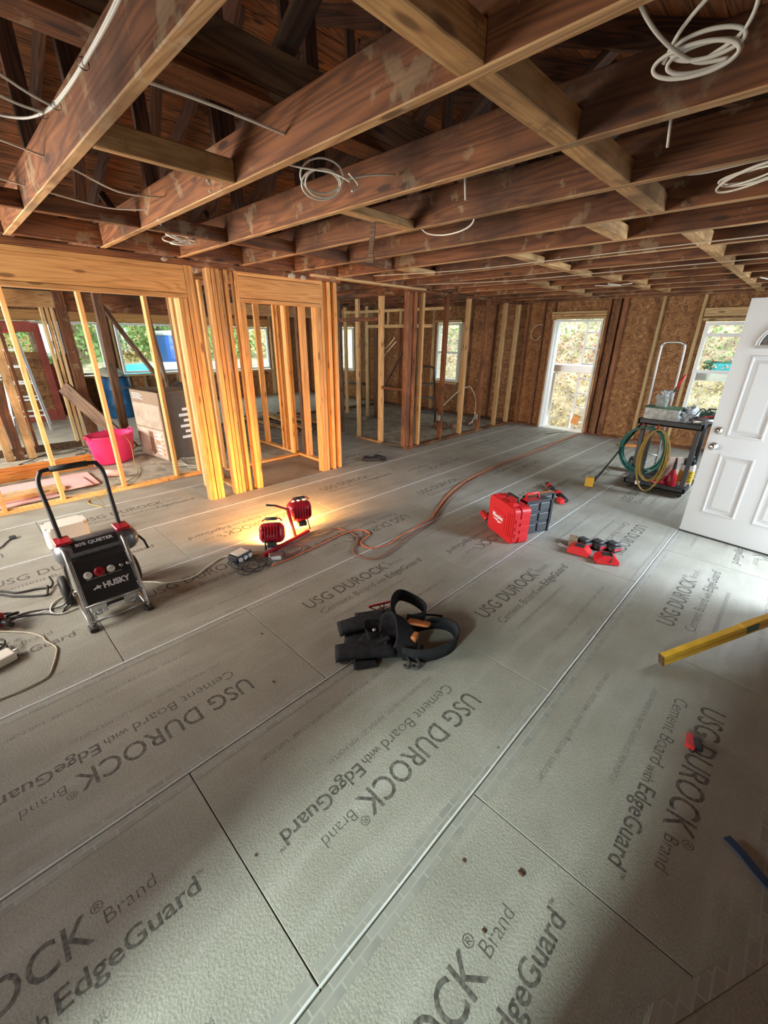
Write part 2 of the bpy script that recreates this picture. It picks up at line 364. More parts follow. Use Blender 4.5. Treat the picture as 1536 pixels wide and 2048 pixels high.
def rrect(w, h, r, n=5):
    out = []
    for cx, cy, a0 in ((w/2-r, h/2-r, 0), (-w/2+r, h/2-r, 90), (-w/2+r, -h/2+r, 180), (w/2-r, -h/2+r, 270)):
        for k in range(n+1):
            a = math.radians(a0+90*k/n); out.append((cx+r*math.cos(a), cy+r*math.sin(a)))
    return out
FR = lambda o, x, y, z=None: (lambda X, Y: Matrix((X, Y, X.cross(Y))).transposed().to_4x4())(Vector(x).normalized(), Vector(y).normalized())
def frame(o, x, y):
    m = FR(o, x, y); m.translation = Vector(o); return m
TC = {}
def text_mesh(s, size, offset=0., space=1., width=None, extr=0.):
    key = (s, size, offset, space, width)
    if key in TC: return TC[key]
    cu = bpy.data.curves.new('t', 'FONT'); cu.body = s; cu.size = size; cu.offset = offset; cu.space_character = space; cu.resolution_u = 3; cu.extrude = extr
    ob = bpy.data.objects.new('t', cu); C.objects.link(ob); bpy.context.view_layer.update()
    me = bpy.data.meshes.new_from_object(ob.evaluated_get(bpy.context.evaluated_depsgraph_get())); C.objects.unlink(ob); bpy.data.objects.remove(ob)
    co = np.empty(len(me.vertices)*3, np.float32); me.vertices.foreach_get('co', co); co = co.reshape(-1, 3)
    co[:, 0] -= co[:, 0].min()
    if width: co[:, 0] *= width/co[:, 0].max()
    me.vertices.foreach_set('co', co.ravel()); me.materials.clear(); TC[key] = me; return me
def joined_text(name, parts):
    """parts: (string, size, x, y, offset, width, material index)"""
    vs = []; fs = []; mi = []
    for s, size, x, y, off, wd, k in parts:
        me = text_mesh(s, size, off, width=wd); b = len(vs)
        vs += [(v.co.x+x, v.co.y+y, 0) for v in me.vertices]; fs += [tuple(i+b for i in p.vertices) for p in me.polygons]; mi += [k]*len(me.polygons)
    me = bpy.data.meshes.new(name); me.from_pydata(vs, [], fs); me.polygons.foreach_set('material_index', mi); me.update(); return me
def write(name, s, size, mtx, m, parent, offset=0., width=None):
    me = text_mesh(s, size, offset, width=width).copy(); me.materials.clear(); me.materials.append(m)
    o = link(name, me, None, parent); o.matrix_basis = mtx; return o

# ================================================================ SETTING
bm = bmesh.new(); box(bm, -8.45, .5, -1.3, 8.72, -.16, -.0135)
floor = tag(fin(bm, 'floor', M['oldfloor']), kind='structure')
boxo('porch_floor_panel', -12.4, -8.45, -1.3, 8.75, -.16, -.02, M['plyfloor'], floor)
# ---- cement boards, 0.914 x 1.524 m, rows running along Y
W, L, XJ = .914, 1.524, -.514
bigtext = joined_text('lettering', [
    ('USG DUROCK', .145, .31, .585, .0009, .79, 0), ('®', .05, 1.105, .655, 0, None, 0), ('Brand', .07, 1.135, .60, -.001, .15, 0),
    ('Cement Board', .085, .345, .475, -.0008, .50, 0), ('with', .06, .865, .475, 0, .10, 0), ('EdgeGuard', .088, .985, .475, .0009, .40, 0), ('™', .03, 1.39, .515, 0, None, 0),
    ('SMOOTH SIDE FOR MASTIC, ROUGH SIDE FOR MORTAR', .034, .36, .375, 0, .72, 1),
    ('ASTM C1325   FEET 0 3/4 1   MEETS ASTM C1288   USG.COM', .030, .42, .155, 0, .86, 1)])
bigtext.materials.append(M['ink']); bigtext.materials.append(M['ink2'])
def cboard(x0, x1, y0, y1, flip, textok=True, xoff=0., full=(None, None)):
    g = .0021
    o = boxo('cement_board', x0+g, x1-g, y0+g, y1-g, -.0125, 0, M['cement'], floor, bev=.0012)
    cx, cy = (x0+x1)/2, (y0+y1)/2
    if textok:
        t = link('lettering', bigtext, None, o)
        fx0, fy0 = (full[0] if full[0] is not None else x0), (full[1] if full[1] is not None else y0)
        if not flip: Mx = frame((fx0+W-cx, fy0-cy, .0068), (0, 1, 0), (-1, 0, 0))
        else: Mx = frame((fx0-cx, fy0+L-cy, .0068), (0, -1, 0), (1, 0, 0))
        t.matrix_basis = Mx
    for sgn in (0, 1):
        xa, xb = (x0+g+.001, x0+.052) if not sgn else (x1-.052, x1-g-.001)
        e = boxo('edge_band', xa, xb, y0+g+.003, y1-g-.003, -.002, .0006, M['band'], o); e.location = ((xa+xb)/2-cx, 0, .0059)
# per row: phase, parity of the board that starts at the phase, first k, clip ranges
rows = [('R', 0, 1.077, 1, -.0), ('A', 1, .29, 1, 0), ('B', 2, 1.04, 0, 0), ('C', 3, .30, 0, 0), ('D', 4, 1.064, 1, 0), ('E', 5, .28, 0, 0), ('F', 6, .9, 1, 0)]
for nm, j, ph, par, _ in rows:
    x0 = XJ-j*W; x1 = x0+W
    for k in range(-2, 8):
        y0 = ph+(k)*L; y1 = y0+L
        flip = ((k+par) % 2 == 1) and not (nm == 'C' and k == -1)
        ya, yb = max(y0, -1.28), min(y1, 8.68)
        if yb-ya < .05: continue
        txt = (yb-ya) > 1.45 or nm in 'RAB'
        if yb-ya < 1.0: txt = False
        fx = (x0, y0)
        if nm == 'E':
            segs = []
            for a, b, xc in ((-1.28, 2.27, x0), (2.27, 3.66, -4.46), (3.66, 5.14, x0), (5.14, 8.68, -4.46)):
                s, e = max(ya, a), min(yb, b)
                if e-s > .03: segs.append((s, e, xc))
            for s, e, xc in segs: cboard(xc, x1, s, e, flip, xc == x0 and (e-s) > 1.0, full=fx)
        elif nm == 'F':
            for a, b in ((-1.28, 2.27), (3.72, 5.14)):
                s, e = max(ya, a), min(yb, b)
                if e-s > .03: cboard(-5.53 if a < 0 else -5.95, x1, s, e, flip, False)
        else:
            cboard(x0, x1, ya, yb, flip, txt, full=fx)
# print that runs past clipped boards is avoided above; long joints carry pale tape
for j in range(-1, 6):
    x = XJ-j*W; top = 8.66 if x > -4.5 else 2.25
    if j == -1: continue
    bmj = bmesh.new(); hw = .0034 if j < 2 else .0070
    n = 60; y0, y1 = -.68, top; A = []
    for i in range(n+1):
        y = y0+(y1-y0)*i/n; jx = .0012*math.sin(i*1.7)
        A.append([bmj.verts.new((x-.007+jx-hw, y, .0012)), bmj.verts.new((x-.007+jx, y, .0030)), bmj.verts.new((x-.007+jx+hw, y, .0012))])
    for a, b in zip(A, A[1:]):
        bmj.faces.new((a[0], a[1], b[1], b[0])); bmj.faces.new((a[1], a[2], b[2], b[1]))
    fin(bmj, 'joint_tape', M['strip'], floor)
boxo('brown_floor_panel', -5.46, -4.47, 2.29, 3.64, -.013, -.003, M['brownpanel'], floor)
# old subfloor boards in the left room (planks)
for i in range(15):
    y = -.6+i*.62
    x1 = -5.66 if y < 2.3 else -5.6
    boxo('subfloor_sheet', -8.40, x1, y+.004, min(y+.616, 8.6), -.013, -.006 - .002*(i % 2), M['oldfloor'], floor)
for i in range(6):
    y = 5.2+i*.6
    boxo('subfloor_sheet', -5.56, -4.62, y+.004, min(y+.596, 8.6), -.013, -.006-.002*(i % 2), M['oldfloor'], floor)

# ---- walls ------------------------------------------------------------------
def wall_cells(a0, a1, z0, z1, openings, seams_a, seams_z):
    As = sorted({a0, a1, *[s for s in seams_a if a0 < s < a1], *[v for o in openings for v in o[:2]]})
    Zs = sorted({z0, z1, *[s for s in seams_z if z0 < s < z1], *[v for o in openings for v in o[2:] if z0 < v < z1]})
    out = []
    for p, q in zip(As, As[1:]):
        for r, s in zip(Zs, Zs[1:]):
            mx, mz = (p+q)/2, (r+s)/2
            if any(o[0] < mx < o[1] and o[2] < mz < o[3] for o in openings): continue
            out.append((p, q, r, s))
    return out
def wallroot(name, x0, x1, y0, y1):
    bm = bmesh.new(); box(bm, x0, x1, y0, y1, 0, .038, .002)
    return tag(fin(bm, name, M['joist']), kind='structure')
FO = [(-3.84, -2.93, -.1, 2.07), (-1.42, -.50, .52, 2.0), (-6.72, -6.03, .74, 2.05), (-10.9, -9.75, .80, 1.97)]
wfar = tag(boxo('wall_far', -12.3, .5, 8.80, 8.83, 2.42, 2.60, M['joist']), kind='structure')
def P_(o, par):   # reparent keeping world place, for roots whose origin is not at zero
    o.parent = par; o.matrix_parent_inverse = par.matrix_basis.inverted() if par.matrix_basis != Matrix() else Matrix()
wfar_in = wfar; bpy.context.view_layer.update()
def far(o): o.parent = wfar; o.location = Vector(o.location)-wfar.location; return o
for p, q, r, s in wall_cells(-12.3, .5, -.02, 2.44, FO, [-10.9, -8.46, -6.02, -3.84, -1.42], [1.62]):
    far(boxo('osb_panel', p+.0002, q-.0002, 8.70, 8.712, r+.0002, s-.0002, M['osb']))
far(boxo('sole_plate', -12.2, -3.86, 8.61, 8.70, 0, .038, M['joist'])); far(boxo('sole_plate', -2.90, .45, 8.61, 8.70, 0, .038, M['joist']))
far(boxo('top_plate', -12.2, .45, 8.60, 8.70, 2.38, 2.46, M['joist']))
def fstud(x, z0, z1, m='redwood', sx=.04, sy=.085, dx=0): o = beam('stud', (x, 8.655, z0), (x+dx, 8.655, z1), sy, sx, M[m], None, up=(1, 0, 0)); return far(o)
for x in (-.15, .2, -2.76, -2.72, -5.15, -5.75, -7.3, -7.9, -8.5, -9.1, -11.3, -11.9): fstud(x, .038, 2.38)
for x in (-4.38, -4.06): fstud(x, .038, 2.38, dx=-.02)
fstud(-2.05, .038, 2.38, 'pine_pale'); fstud(-1.49, .038, 2.38, 'pine_pale'); fstud(-5.93, .038, 2.05, 'pine_pale'); fstud(-6.80, .038, 2.38, 'pine_pale')
fstud(-3.885, .038, 2.38, 'redwood'); fstud(-3.86, .0, 2.07, 'joist_pale', .03); fstud(-2.88, 0, 2.38, 'redwood'); fstud(-2.915, 0, 2.07, 'joist_pale', .03)
fstud(-2.62, .0, 2.38, 'redwood', .07)
for x0, x1, z in ((-3.9, -2.9, 2.09), (-3.9, -2.9, 2.135), (-3.9, -2.9, 2.18), (-1.46, -.45, 2.03), (-1.46, -.45, 2.09), (-1.46, -.45, .49), (-6.76, -6.0, .71), (-6.76, -6.0, 2.08), (-10.95, -9.7, 2.0), (-10.95, -9.7, .77)):
    far(beam('header_plate', (x0, 8.655, z), (x1, 8.655, z), .089, .038, M['pine_pale' if z != 2.135 else 'joist_pale']))
far(beam('header', (-1.46, 8.655, 2.15), (-.45, 8.655, 2.15), .089, .08, M['pine_pale']))
# doorway frame
dw = tag(boxo('door_1', -3.835, -3.80, 8.60, 8.86, 0, 2.055, M['white_vinyl']), kind='structure')
def rel(o, par): o.parent = par; o.location = Vector(o.location)-par.location; return o
rel(boxo('jamb', -2.965, -2.935, 8.60, 8.86, 0, 2.055, M['white_vinyl']), dw); rel(boxo('head_jamb', -3.80, -2.965, 8.60, 8.86, 2.03, 2.055, M['white_vinyl']), dw)
rel(boxo('stop', -3.80, -3.785, 8.70, 8.76, 0, 2.03, M['white_vinyl']), dw); rel(boxo('threshold', -3.80, -2.965, 8.62, 8.90, -.01, .012, M['alu']), dw)
def window(n, axis, c, a0, a1, z0, z1, sash='h', glasspane=True):
    """window in a wall; axis 'y' : wall plane y=c; axis 'x': wall plane x=c"""
    def bx(name, p, q, d0, d1, r, s, m):
        o = boxo(name, p, q, c+d0, c+d1, r, s, m) if axis == 'y' else boxo(name, c-d1, c-d0, p, q, r, s, m)
        return o
    root = tag(bx(f'window_{n}', a0, a0+.045, -.03, .07, z0, z1, M['white_vinyl']), kind='structure')
    ps = [bx('frame_side', a1-.045, a1, -.03, .07, z0, z1, M['white_vinyl']), bx('frame_head', a0+.045, a1-.045, -.03, .07, z1-.045, z1, M['white_vinyl']), bx('frame_sill', a0+.045, a1-.045, -.05, .08, z0, z0+.05, M['white_vinyl'])]
    if sash == 'h':
        zm = (z0+z1)/2
        ps += [bx('meeting_rail', a0+.045, a1-.045, 0, .045, zm-.025, zm+.025, M['white_vinyl']), bx('pane', a0+.045, a1-.045, .02, .024, z0+.05, zm-.025, M['pane']), bx('pane', a0+.045, a1-.045, .03, .034, zm+.025, z1-.045, M['pane'])]
    else:
        ks = sash; wd = (a1-a0)/ks
        for i in range(1, ks): ps.append(bx('mullion', a0+i*wd-.035, a0+i*wd+.035, -.02, .06, z0+.05, z1-.045, M['white_vinyl']))
        for i in range(ks): ps.append(bx('pane', a0+i*wd+.035, a0+(i+1)*wd-.035, .02, .024, z0+.05, z1-.045, M['pane']))
    for o in ps: rel(o, root)
    return root
w1 = window(1, 'y', 8.70, -1.41, -.51, .53, 1.99)
rel(boxo('transom_bar', -1.365, -.555, 8.67, 8.74, 1.78, 1.83, M['white_vinyl']), w1)
window(2, 'y', 8.70, -6.71, -6.04, .75, 2.04); window(3, 'y', 8.70, -10.89, -9.76, .81, 1.96, 2)
# left exterior wall with three windows
WL = [(.55, 2.95, .80, 1.98), (3.25, 4.95, .80, 1.98), (5.4, 7.42, .76, 1.96)]
wleft = tag(boxo('wall_left', -12.34, -12.30, -.75, 8.80, 2.30, 2.44, M['pine_pale']), kind='structure')
def lf(o): return rel(o, wleft)
for p, q, r, s in wall_cells(-1.3, 8.75, -.02, 2.5, WL, [1.75, 3.1, 5.2, 7.42], [2.08]):
    lf(boxo('osb_panel', -12.29, -12.278, p+.0002, q-.0002, r+.0002, s-.0002, M['osb']))
for y in (-.3, .2, .48, 3.0, 3.08, 3.18, 5.02, 5.1, 5.22, 5.33, 7.48, 7.56, 8.1): lf(beam('stud', (-12.23, y, 0), (-12.23, y, 2.36), .038, .089, M['pine_pale'], up=(1, 0, 0)))
for y0, y1, z0, z1 in WL:
    lf(beam('header', (-12.22, y0-.05, z1+.11), (-12.22, y1+.05, z1+.11), .089, .2, M['pine']))
    lf(beam('rough_sill', (-12.22, y0-.02, z0-.025), (-12.22, y1+.02, z0-.025), .089, .038, M['pine_pale']))
    for k in range(int((y1-y0)/.4)+1): lf(beam('cripple_stud', (-12.23, y0+.05+k*.4, 0), (-12.23, y0+.05+k*.4, z0-.045), .038, .089, M['pine_pale'], up=(1, 0, 0)))
window(4, 'x', -12.28, .57, 2.93, .82, 1.97, 3); window(5, 'x', -12.28, 3.27, 4.93, .82, 1.97, 2); window(6, 'x', -12.28, 5.42, 7.40, .78, 1.95, 3)
# right wall, door opening and an added window opening for fill light (outside the frame)
wright = tag(boxo('wall_right', .50, .54, -.75, 8.80, 2.30, 2.44, M['joist']), kind='structure')
for p, q, r, s in wall_cells(-1.3, 8.75, -.02, 2.5, [(3.72, 4.68, -.1, 2.07), (6.0, 7.2, .9, 2.0)], [1.2, 2.6, 5.2], [1.62]):
    rel(boxo('osb_panel', .52, .532, p+.0002, q-.0002, r+.0002, s-.0002, M['osb']), wright)
for y in (-.2, .4, 1.0, 1.6, 2.2, 2.8, 3.3, 3.68, 4.72, 5.3, 5.95, 7.25, 7.9): rel(beam('stud', (.475, y, 0), (.475, y, 2.38), .038, .089, M['joist'], up=(1, 0, 0)), wright)
# near wall behind the camera its openings added and shaped for the area lights
wnear = tag(boxo('wall_near', -12.3, .5, -1.36, -1.32, 2.30, 2.44, M['joist']), kind='structure')
wshade = tag(boxo('shade_panel', -.135, -.11, -1.31, -.22, 0, 2.36, M['osb']), kind='structure')  # unseen panel added to keep light off the lower right floor
for p, q, r, s in wall_cells(-12.3, .55, -.02, 2.5, [(-.78, -.14, -.1, 1.42), (-4.9, -3.1, .8, 2.2), (-8.9, -6.1, .8, 2.2)], [-10, -5, -2.], [1.22]):
    rel(boxo('osb_panel', p+.0002, q-.0002, -1.30, -1.288, r+.0002, s-.0002, M['osb']), wnear)
# stud wall along x=-4.5, the closets and the hall
wmid = wallroot('wall_middle', -4.56, -4.47, 5.12, 8.62)
beam('top_plate', (-4.50, -.70, 2.353), (-4.50, 3.76, 2.353), .12, .046, M['joist'], wmid, bev=.004)
beam('top_plate', (-4.50, 5.05, 2.36), (-4.50, 8.6, 2.36), .10, .038, M['joist'], wmid, bev=.004)
beam('top_plate', (-4.42, 3.30, 2.375), (-4.42, 5.35, 2.375), .09, .03, M['pine_pale'], wmid)
for x, y, m, sy in ((-4.55, 5.16, 'redwood', .10), (-4.51, 5.25, 'redwood', .038), (-4.51, 5.42, 'pine_pale', .038), (-4.53, 6.07, 'redwood', .038), (-4.53, 6.69, 'pine_pale', .038),
                 (-4.50, 7.27, 'redwood', .038), (-4.52, 7.92, 'pine_pale', .038), (-4.53, 8.45, 'pine_pale', .038)):
    stud(x, y, .038, 2.34, wmid, m, sy=sy)
# hall wall y=5.16
for x, m, sx in ((-6.17, 'oldbrown', .09), (-5.69, 'joist_pale', .075), (-5.13, 'pine_pale', .10)):
    beam('stud', (x, 5.17, .03), (x, 5.17, 2.32 if x > -5.5 else 2.30), .045, sx, M[m], wmid, up=(1, 0, 0))
beam('sole_plate', (-5.75, 5.17, .015), (-5.1, 5.17, .015), .085, .03, M['joist_pale'], wmid)
beam('header_rail', (-6.2, 5.17, 1.99), (-5.18, 5.17, 1.99), .05, .06, M['joist'], wmid)
beam('shelf_rail', (-5.08, 5.17, .95), (-4.6, 5.17, .95), .09, .04, M['redwood'], wmid)
beam('top_plate', (-6.3, 5.17, 2.34), (-4.5, 5.17, 2.34), .09, .05, M['joist'], wmid)
# frame wall further back in the side room
for x, y, m in ((-7.18, 6.8, 'pine_pale'), (-6.9, 6.8, 'oldbrown'), (-7.9, 6.8, 'pine_pale')):
    stud(x, y, 0, 2.33, wmid, m, sx=.09, sy=.04)
beam('header_rail', (-7.2, 6.8, 1.93), (-5.4, 6.8, 1.93), .05, .06, M['pine_pale'], wmid)
beam('header_rail', (-7.9, 6.8, 2.22), (-5.0, 6.8, 2.22), .05, .05, M['pine_pale'], wmid)
for x in (-6.6, -6.25): stud(x, 6.86, 1.95, 2.22, wmid, 'pine_pale', sx=.05)
beam('brace', (-6.75, 6.82, 0.6), (-5.85, 6.95, 2.0), .07, .03, M['oldbrown'], wmid)
# ---- closets (front plane x = -4.5, back plane x = -5.55)
wcl = wallroot('wall_closet', -5.60, -5.51, -.65, 2.27)
wcl.data.materials.clear(); wcl.data.materials.append(M['pine'])
ZT = 2.33
for y in (-.45, .10, .60, 1.21, 1.83, 2.13, 2.17): stud(-5.555, y, .038, ZT, wcl, 'pine')
beam('top_plate', (-5.555, -.65, 2.35), (-5.555, 3.7, 2.35), .089, .038, M['pine'], wcl)
# big header
for z, h, m in ((2.07, .038, 'pine'), (2.19, .195, 'pine'), (2.308, .038, 'pine')):
    beam('header_board', (-4.50, -.7, z), (-4.50, 1.865, z), .09, h, M[m], wcl)
for y in (1.80, 1.84): stud(-4.50, y-.002, 0, 2.05, wcl)
for y in (1.885, 1.925): stud(-4.50, y, 0, ZT, wcl)
stud(-5.05, 2.19, .03, ZT, wcl); stud(-4.88, 1.93, .03, ZT, wcl, 'pine_pale')
for y in (2.10, 2.145, 2.19): stud(-4.50, y, 0, ZT, wcl)
stud(-4.50, 2.275, 0, ZT, wcl, sy=.036)
stud(-4.50, 2.385, 0, ZT, wcl); stud(-4.50, 2.425, 0, 2.05, wcl)
for z, h in ((2.066, .038), (2.19, .20), (2.312, .034)):
    beam('header_board', (-4.50, 2.405, z), (-4.50, 3.47, z), .09, h, M['pine'], wcl)
stud(-4.50, 3.385, 0, 2.05, wcl); stud(-4.50, 3.425, 0, 2.05, wcl); stud(-4.50, 3.47, 0, ZT, wcl)
for y in (3.58, 3.68): stud(-4.50, y, 0, ZT, wcl, sy=.05)
beam('sole_plate', (-5.46, 2.45, .012), (-5.46, 3.64, .012), .089, .03, M['pine'], wcl)
beam('sole_plate', (-6.65, 3.70, .016), (-4.55, 3.68, .016), .089, .034, M['pine'], wcl)
beam('sole_plate', (-5.5, 2.21, .016), (-4.6, 2.21, .016), .089, .034, M['pine'], wcl)
for x, y in ((-5.50, 2.45), (-5.55, 3.02), (-5.50, 3.60)): stud(x, y, .03, ZT, wcl)
for x, m in ((-6.40, 'pine'), (-5.86, 'pine'), (-5.76, 'pine'), (-5.58, 'pine'), (-5.20, 'pine')):
    beam('stud', (x, 3.69, .03), (x, 3.69, ZT), .085, .045 if x != -5.2 else .06, M[m], wcl, up=(1, 0, 0))
stud(-5.36, 3.72, .0, ZT, wcl, 'oldbrown', sx=.06, sy=.05)
beam('top_plate', (-6.65, 3.69, 2.35), (-4.55, 3.69, 2.35), .089, .038, M['pine'], wcl)
# ---- old exterior wall x=-8.4 with sill plates and posts
wold = tag(boxo('wall_inner', -8.45, -8.35, -.7, 1.36, -.01, .09, M['oldbrown']), kind='structure')
def ol(o): return rel(o, wold)
ol(boxo('sole_plate', -8.45, -8.35, 3.1, 8.6, -.01, .05, M['oldbrown']))
for y, m in ((.40, 'joist_pale'), (.52, 'joist'), (.66, 'joist_pale')): ol(beam('post', (-8.05, y, 0), (-8.05, y, 2.33), .10, .10, M[m], up=(1, 0, 0)))
ol(beam('stud', (-8.4, .78, 0), (-8.4, .78, 2.1), .04, .09, M['joist'], up=(1, 0, 0)))
for y, m in ((1.32, 'pine_pale'), (1.38, 'joist_pale'), (1.44, 'pine_pale')): ol(beam('stud', (-8.4, y, 0), (-8.4, y, 2.08), .038, .09, M[m], up=(1, 0, 0)))
ol(beam('post', (-8.38, 1.56, 0), (-8.38, 1.56, 2.33), .14, .12, M['joist'], up=(1, 0, 0)))
ol(beam('header', (-8.4, -.7, 2.19), (-8.4, 1.5, 2.19), .10, .22, M['joist_pale'])); ol(beam('header', (-8.4, 1.6, 2.17), (-8.4, 3.9, 2.17), .10, .26, M['joist']))
ol(beam('header', (-8.4, 3.9, 2.2), (-8.4, 8.5, 2.2), .10, .2, M['joist_pale']))
for y in (3.95, 5.3, 6.6, 7.6): ol(beam('stud', (-8.4, y, 0), (-8.4, y, 2.1), .04, .09, M['pine_pale'], up=(1, 0, 0)))

# ================================================================ CEILING
ceil_bm = bmesh.new()
RX, RZ_, E0, E1 = -4.0, 4.35, -8.9, .95      # ridge, eaves
ez = 2.46
def roofz(x): return RZ_-abs(x-RX)*(RZ_-ez)/abs(E0-RX) if x < RX else RZ_-abs(x-RX)*(RZ_-ez)/abs(E1-RX)
a = [ceil_bm.verts.new(c) for c in ((E0, -1.4, ez+.07), (RX, -1.4, RZ_+.09), (E1, -1.4, ez+.07), (E0, 9.0, ez+.07), (RX, 9.0, RZ_+.09), (E1, 9.0, ez+.07))]
ceil_bm.faces.new((a[0], a[1], a[4], a[3])); ceil_bm.faces.new((a[1], a[2], a[5], a[4])); ceil_bm.faces.new((a[0], a[2], a[1])); ceil_bm.faces.new((a[3], a[4], a[5]))
p = [ceil_bm.verts.new(c) for c in ((-12.5, -1.4, 2.50), (-8.8, -1.4, 2.56), (-8.8, 9., 2.56), (-12.5, 9., 2.50))]; ceil_bm.faces.new(p)
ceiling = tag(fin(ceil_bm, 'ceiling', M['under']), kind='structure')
ys = [.62+.612*k for k in range(-2, 14)]
ys = [y for y in ys if y < 8.6]
ys[0] = -.62
JZ = 2.38; JH = .185
for i, y in enumerate(ys):
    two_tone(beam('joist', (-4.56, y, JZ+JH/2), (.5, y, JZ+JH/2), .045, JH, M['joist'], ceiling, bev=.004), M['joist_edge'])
    beam('joist', (-8.45, y+.05, JZ+JH/2+.012), (-4.40, y+.05, JZ+JH/2+.012), .045, JH-.03, M['joist'], ceiling, bev=.003)
    for sx, xe in ((1, E1), (-1, E0)):
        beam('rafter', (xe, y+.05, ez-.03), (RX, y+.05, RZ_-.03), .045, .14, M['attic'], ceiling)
    if i % 1 == 0:
        r = random.Random(i*11+3)
        for xb, xt in ((-2.45, -2.5), (-2.5, -1.2), (-5.4, -4.2), (-5.5, -6.6), (-3.45, -3.5)):
            xt += r.uniform(-.1, .1)
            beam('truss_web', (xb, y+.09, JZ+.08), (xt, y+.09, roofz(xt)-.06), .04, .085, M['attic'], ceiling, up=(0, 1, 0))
# long beam laid across the joists
beam('strongback', (-1.88, -.7, JZ+JH+.022), (-1.88, 8.6, JZ+JH+.022), .14, .04, M['joist'], ceiling)
beam('strongback', (-1.84, -.7, JZ+JH+.115), (-1.84, 8.6, JZ+JH+.115), .05, .14, M['oldbrown'], ceiling)
beam('strongback', (-6.1, -.7, JZ+JH+.06), (-6.1, 8.6, JZ+JH+.06), .04, .12, M['oldbrown'], ceiling)
# blocking rows between joists
def block(x, k0, k1, m='joist_pale', wd=.085, ht=.088, dz=0., off=0.):
    for k in range(k0, k1):
        y0, y1 = .62+.612*k+.0235, .62+.612*(k+1)-.0235
        beam('blocking', (x+off*(k % 2), y0, JZ+ht/2+.002+dz), (x+off*(k % 2), y1, JZ+ht/2+.002+dz), wd, ht, M[m], ceiling, bev=.004)
block(-.87, -1, 4); block(-.845, 5, 13, dz=.0)
block(-2.18, 0, 1, wd=.045, ht=.09); block(-2.16, 2, 3, wd=.085, ht=.045); block(-2.13, 5, 8, wd=.09, ht=.05)
block(-3.48, -1, 5, wd=.045, ht=.088, m='joist'); block(-3.42, 5, 6, wd=.09, ht=.045)
block(-1.24, 4, 5, wd=.09, ht=.08); block(-2.0, 8, 12, wd=.085, ht=.085, off=.12); block(-2.9, 8, 12, wd=.085, ht=.05, off=-.1)
block(-4.38, -1, 12, m='joist', wd=.04, ht=.15)
# roof boards under the underlay
for side in (0, 1):
    xe = E0 if side == 0 else E1
    sl = Vector((RX-xe, 0, RZ_-ez)); Ls = sl.length; n = int(Ls/.15)
    for i in range(n):
        c = Vector((xe, 0, ez+.045))+sl*((i+.5)/n)
        nn = Vector((-sl.z, 0, sl.x)) if side == 0 else Vector((sl.z, 0, -sl.x))
        beam('roof_board', (c.x, -1.35, c.z), (c.x, 8.9, c.z), Ls/n-.006, .018, M['deck'], ceiling, up=tuple(nn.normalized() if nn.z > 0 else -nn.normalized()))
# plaster chunks clinging to the framing
for x, y, z, s in ((-4.45, 1.70, 2.355, .035), (-4.44, 3.05, 2.345, .05), (-4.44, 3.2, 2.34, .04), (-4.45, 2.5, 2.35, .02), (-2.42, 1.222, 2.44, .03), (-2.42, 1.222, 2.40, .022), (-1.75, 1.86, 2.40, .018)):
    bm = bmesh.new(); bmesh.ops.create_icosphere(bm, subdivisions=2, radius=s)
    for v in bm.verts: v.co *= 1+.35*noise.noise(v.co*40); v.co.x *= .5; v.co.z *= .6
    o = fin(bm, 'plaster_chunk', M['plaster'], ceiling); o.location = (x, y, z)

# ================================================================ FRONT DOOR (swung open)
dr = thing('door_leaf', 'white steel entry door standing open at right, with fanlight and raised panels', 'door', (-.508, 4.70, .012), math.atan2(-.0964, .9953))
bm = bmesh.new(); DW, DH, DT = .91, 2.03, .044
FAN = (.10, .81, 1.66, 1.92)
cols = [(.133, .362), (.505, .735)]; rws = [(.24, .778), (.955, 1.596)]
xs = sorted({0, DW, *[v for c in cols for v in c]}); zs = sorted({0, DH, *[v for r in rws for v in r]})
for a, b in zip(xs, xs[1:]):
    for c, d in zip(zs, zs[1:]):
        if any(abs(a-q[0]) < 1e-6 and abs(c-r[0]) < 1e-6 for q in cols for r in rws): continue
        box(bm, a, b, 0, DT, c, d)
bmesh.ops.remove_doubles(bm, verts=bm.verts, dist=1e-5)
slab = fin(bm, 'slab', M['white_door'], dr)
for q in cols:
    for r in rws:
        bm = bmesh.new()
        def lvl(i, y): return [bm.verts.new((a, y, c)) for a, c in ((q[0]+i, r[0]+i), (q[1]-i, r[0]+i), (q[1]-i, r[1]-i), (q[0]+i, r[1]-i))]
        Ls_ = [lvl(-.012, 0), lvl(-.006, -.007), lvl(.004, -.007), lvl(.010, .010), lvl(.022, .012), lvl(.050, .001), lvl(.052, .001)]
        for A, B in zip(Ls_, Ls_[1:]):
            for k in range(4): bm.faces.new((A[k], A[(k+1) % 4], B[(k+1) % 4], B[k]))
        bm.faces.new(Ls_[-1]); Bk = lvl(0, DT); bm.faces.new(Bk)
        fin(bm, 'raised_panel', M['white_door'], dr)
def arch(rx, rz, cx, cz, y, n=24): return [(cx-rx*math.cos(math.pi*k/n), y, cz+rz*math.sin(math.pi*k/n)) for k in range(n+1)]
bm = bmesh.new(); pts = arch(.335, .235, DW/2, 1.675, -.004); tube(bm, pts+[(DW/2-.335, -.004, 1.675)], .014, 8)
tube(bm, arch(.315, .215, DW/2, 1.682, -.012), .006, 6)
fn = fin(bm, 'fanlight_frame', M['white_door'], dr)
bm = bmesh.new(); A = [bm.verts.new(p) for p in arch(.32, .22, DW/2, 1.68, -.003)]; bm.faces.new(A); fin(bm, 'fanlight_glass', M['frost'], dr)
bm = bmesh.new()
for k in (1, 2, 3): a_ = math.pi*k/4; tube(bm, [(DW/2, -.006, 1.68), (DW/2-.32*math.cos(a_), -.006, 1.68+.22*math.sin(a_))], .006, 6)
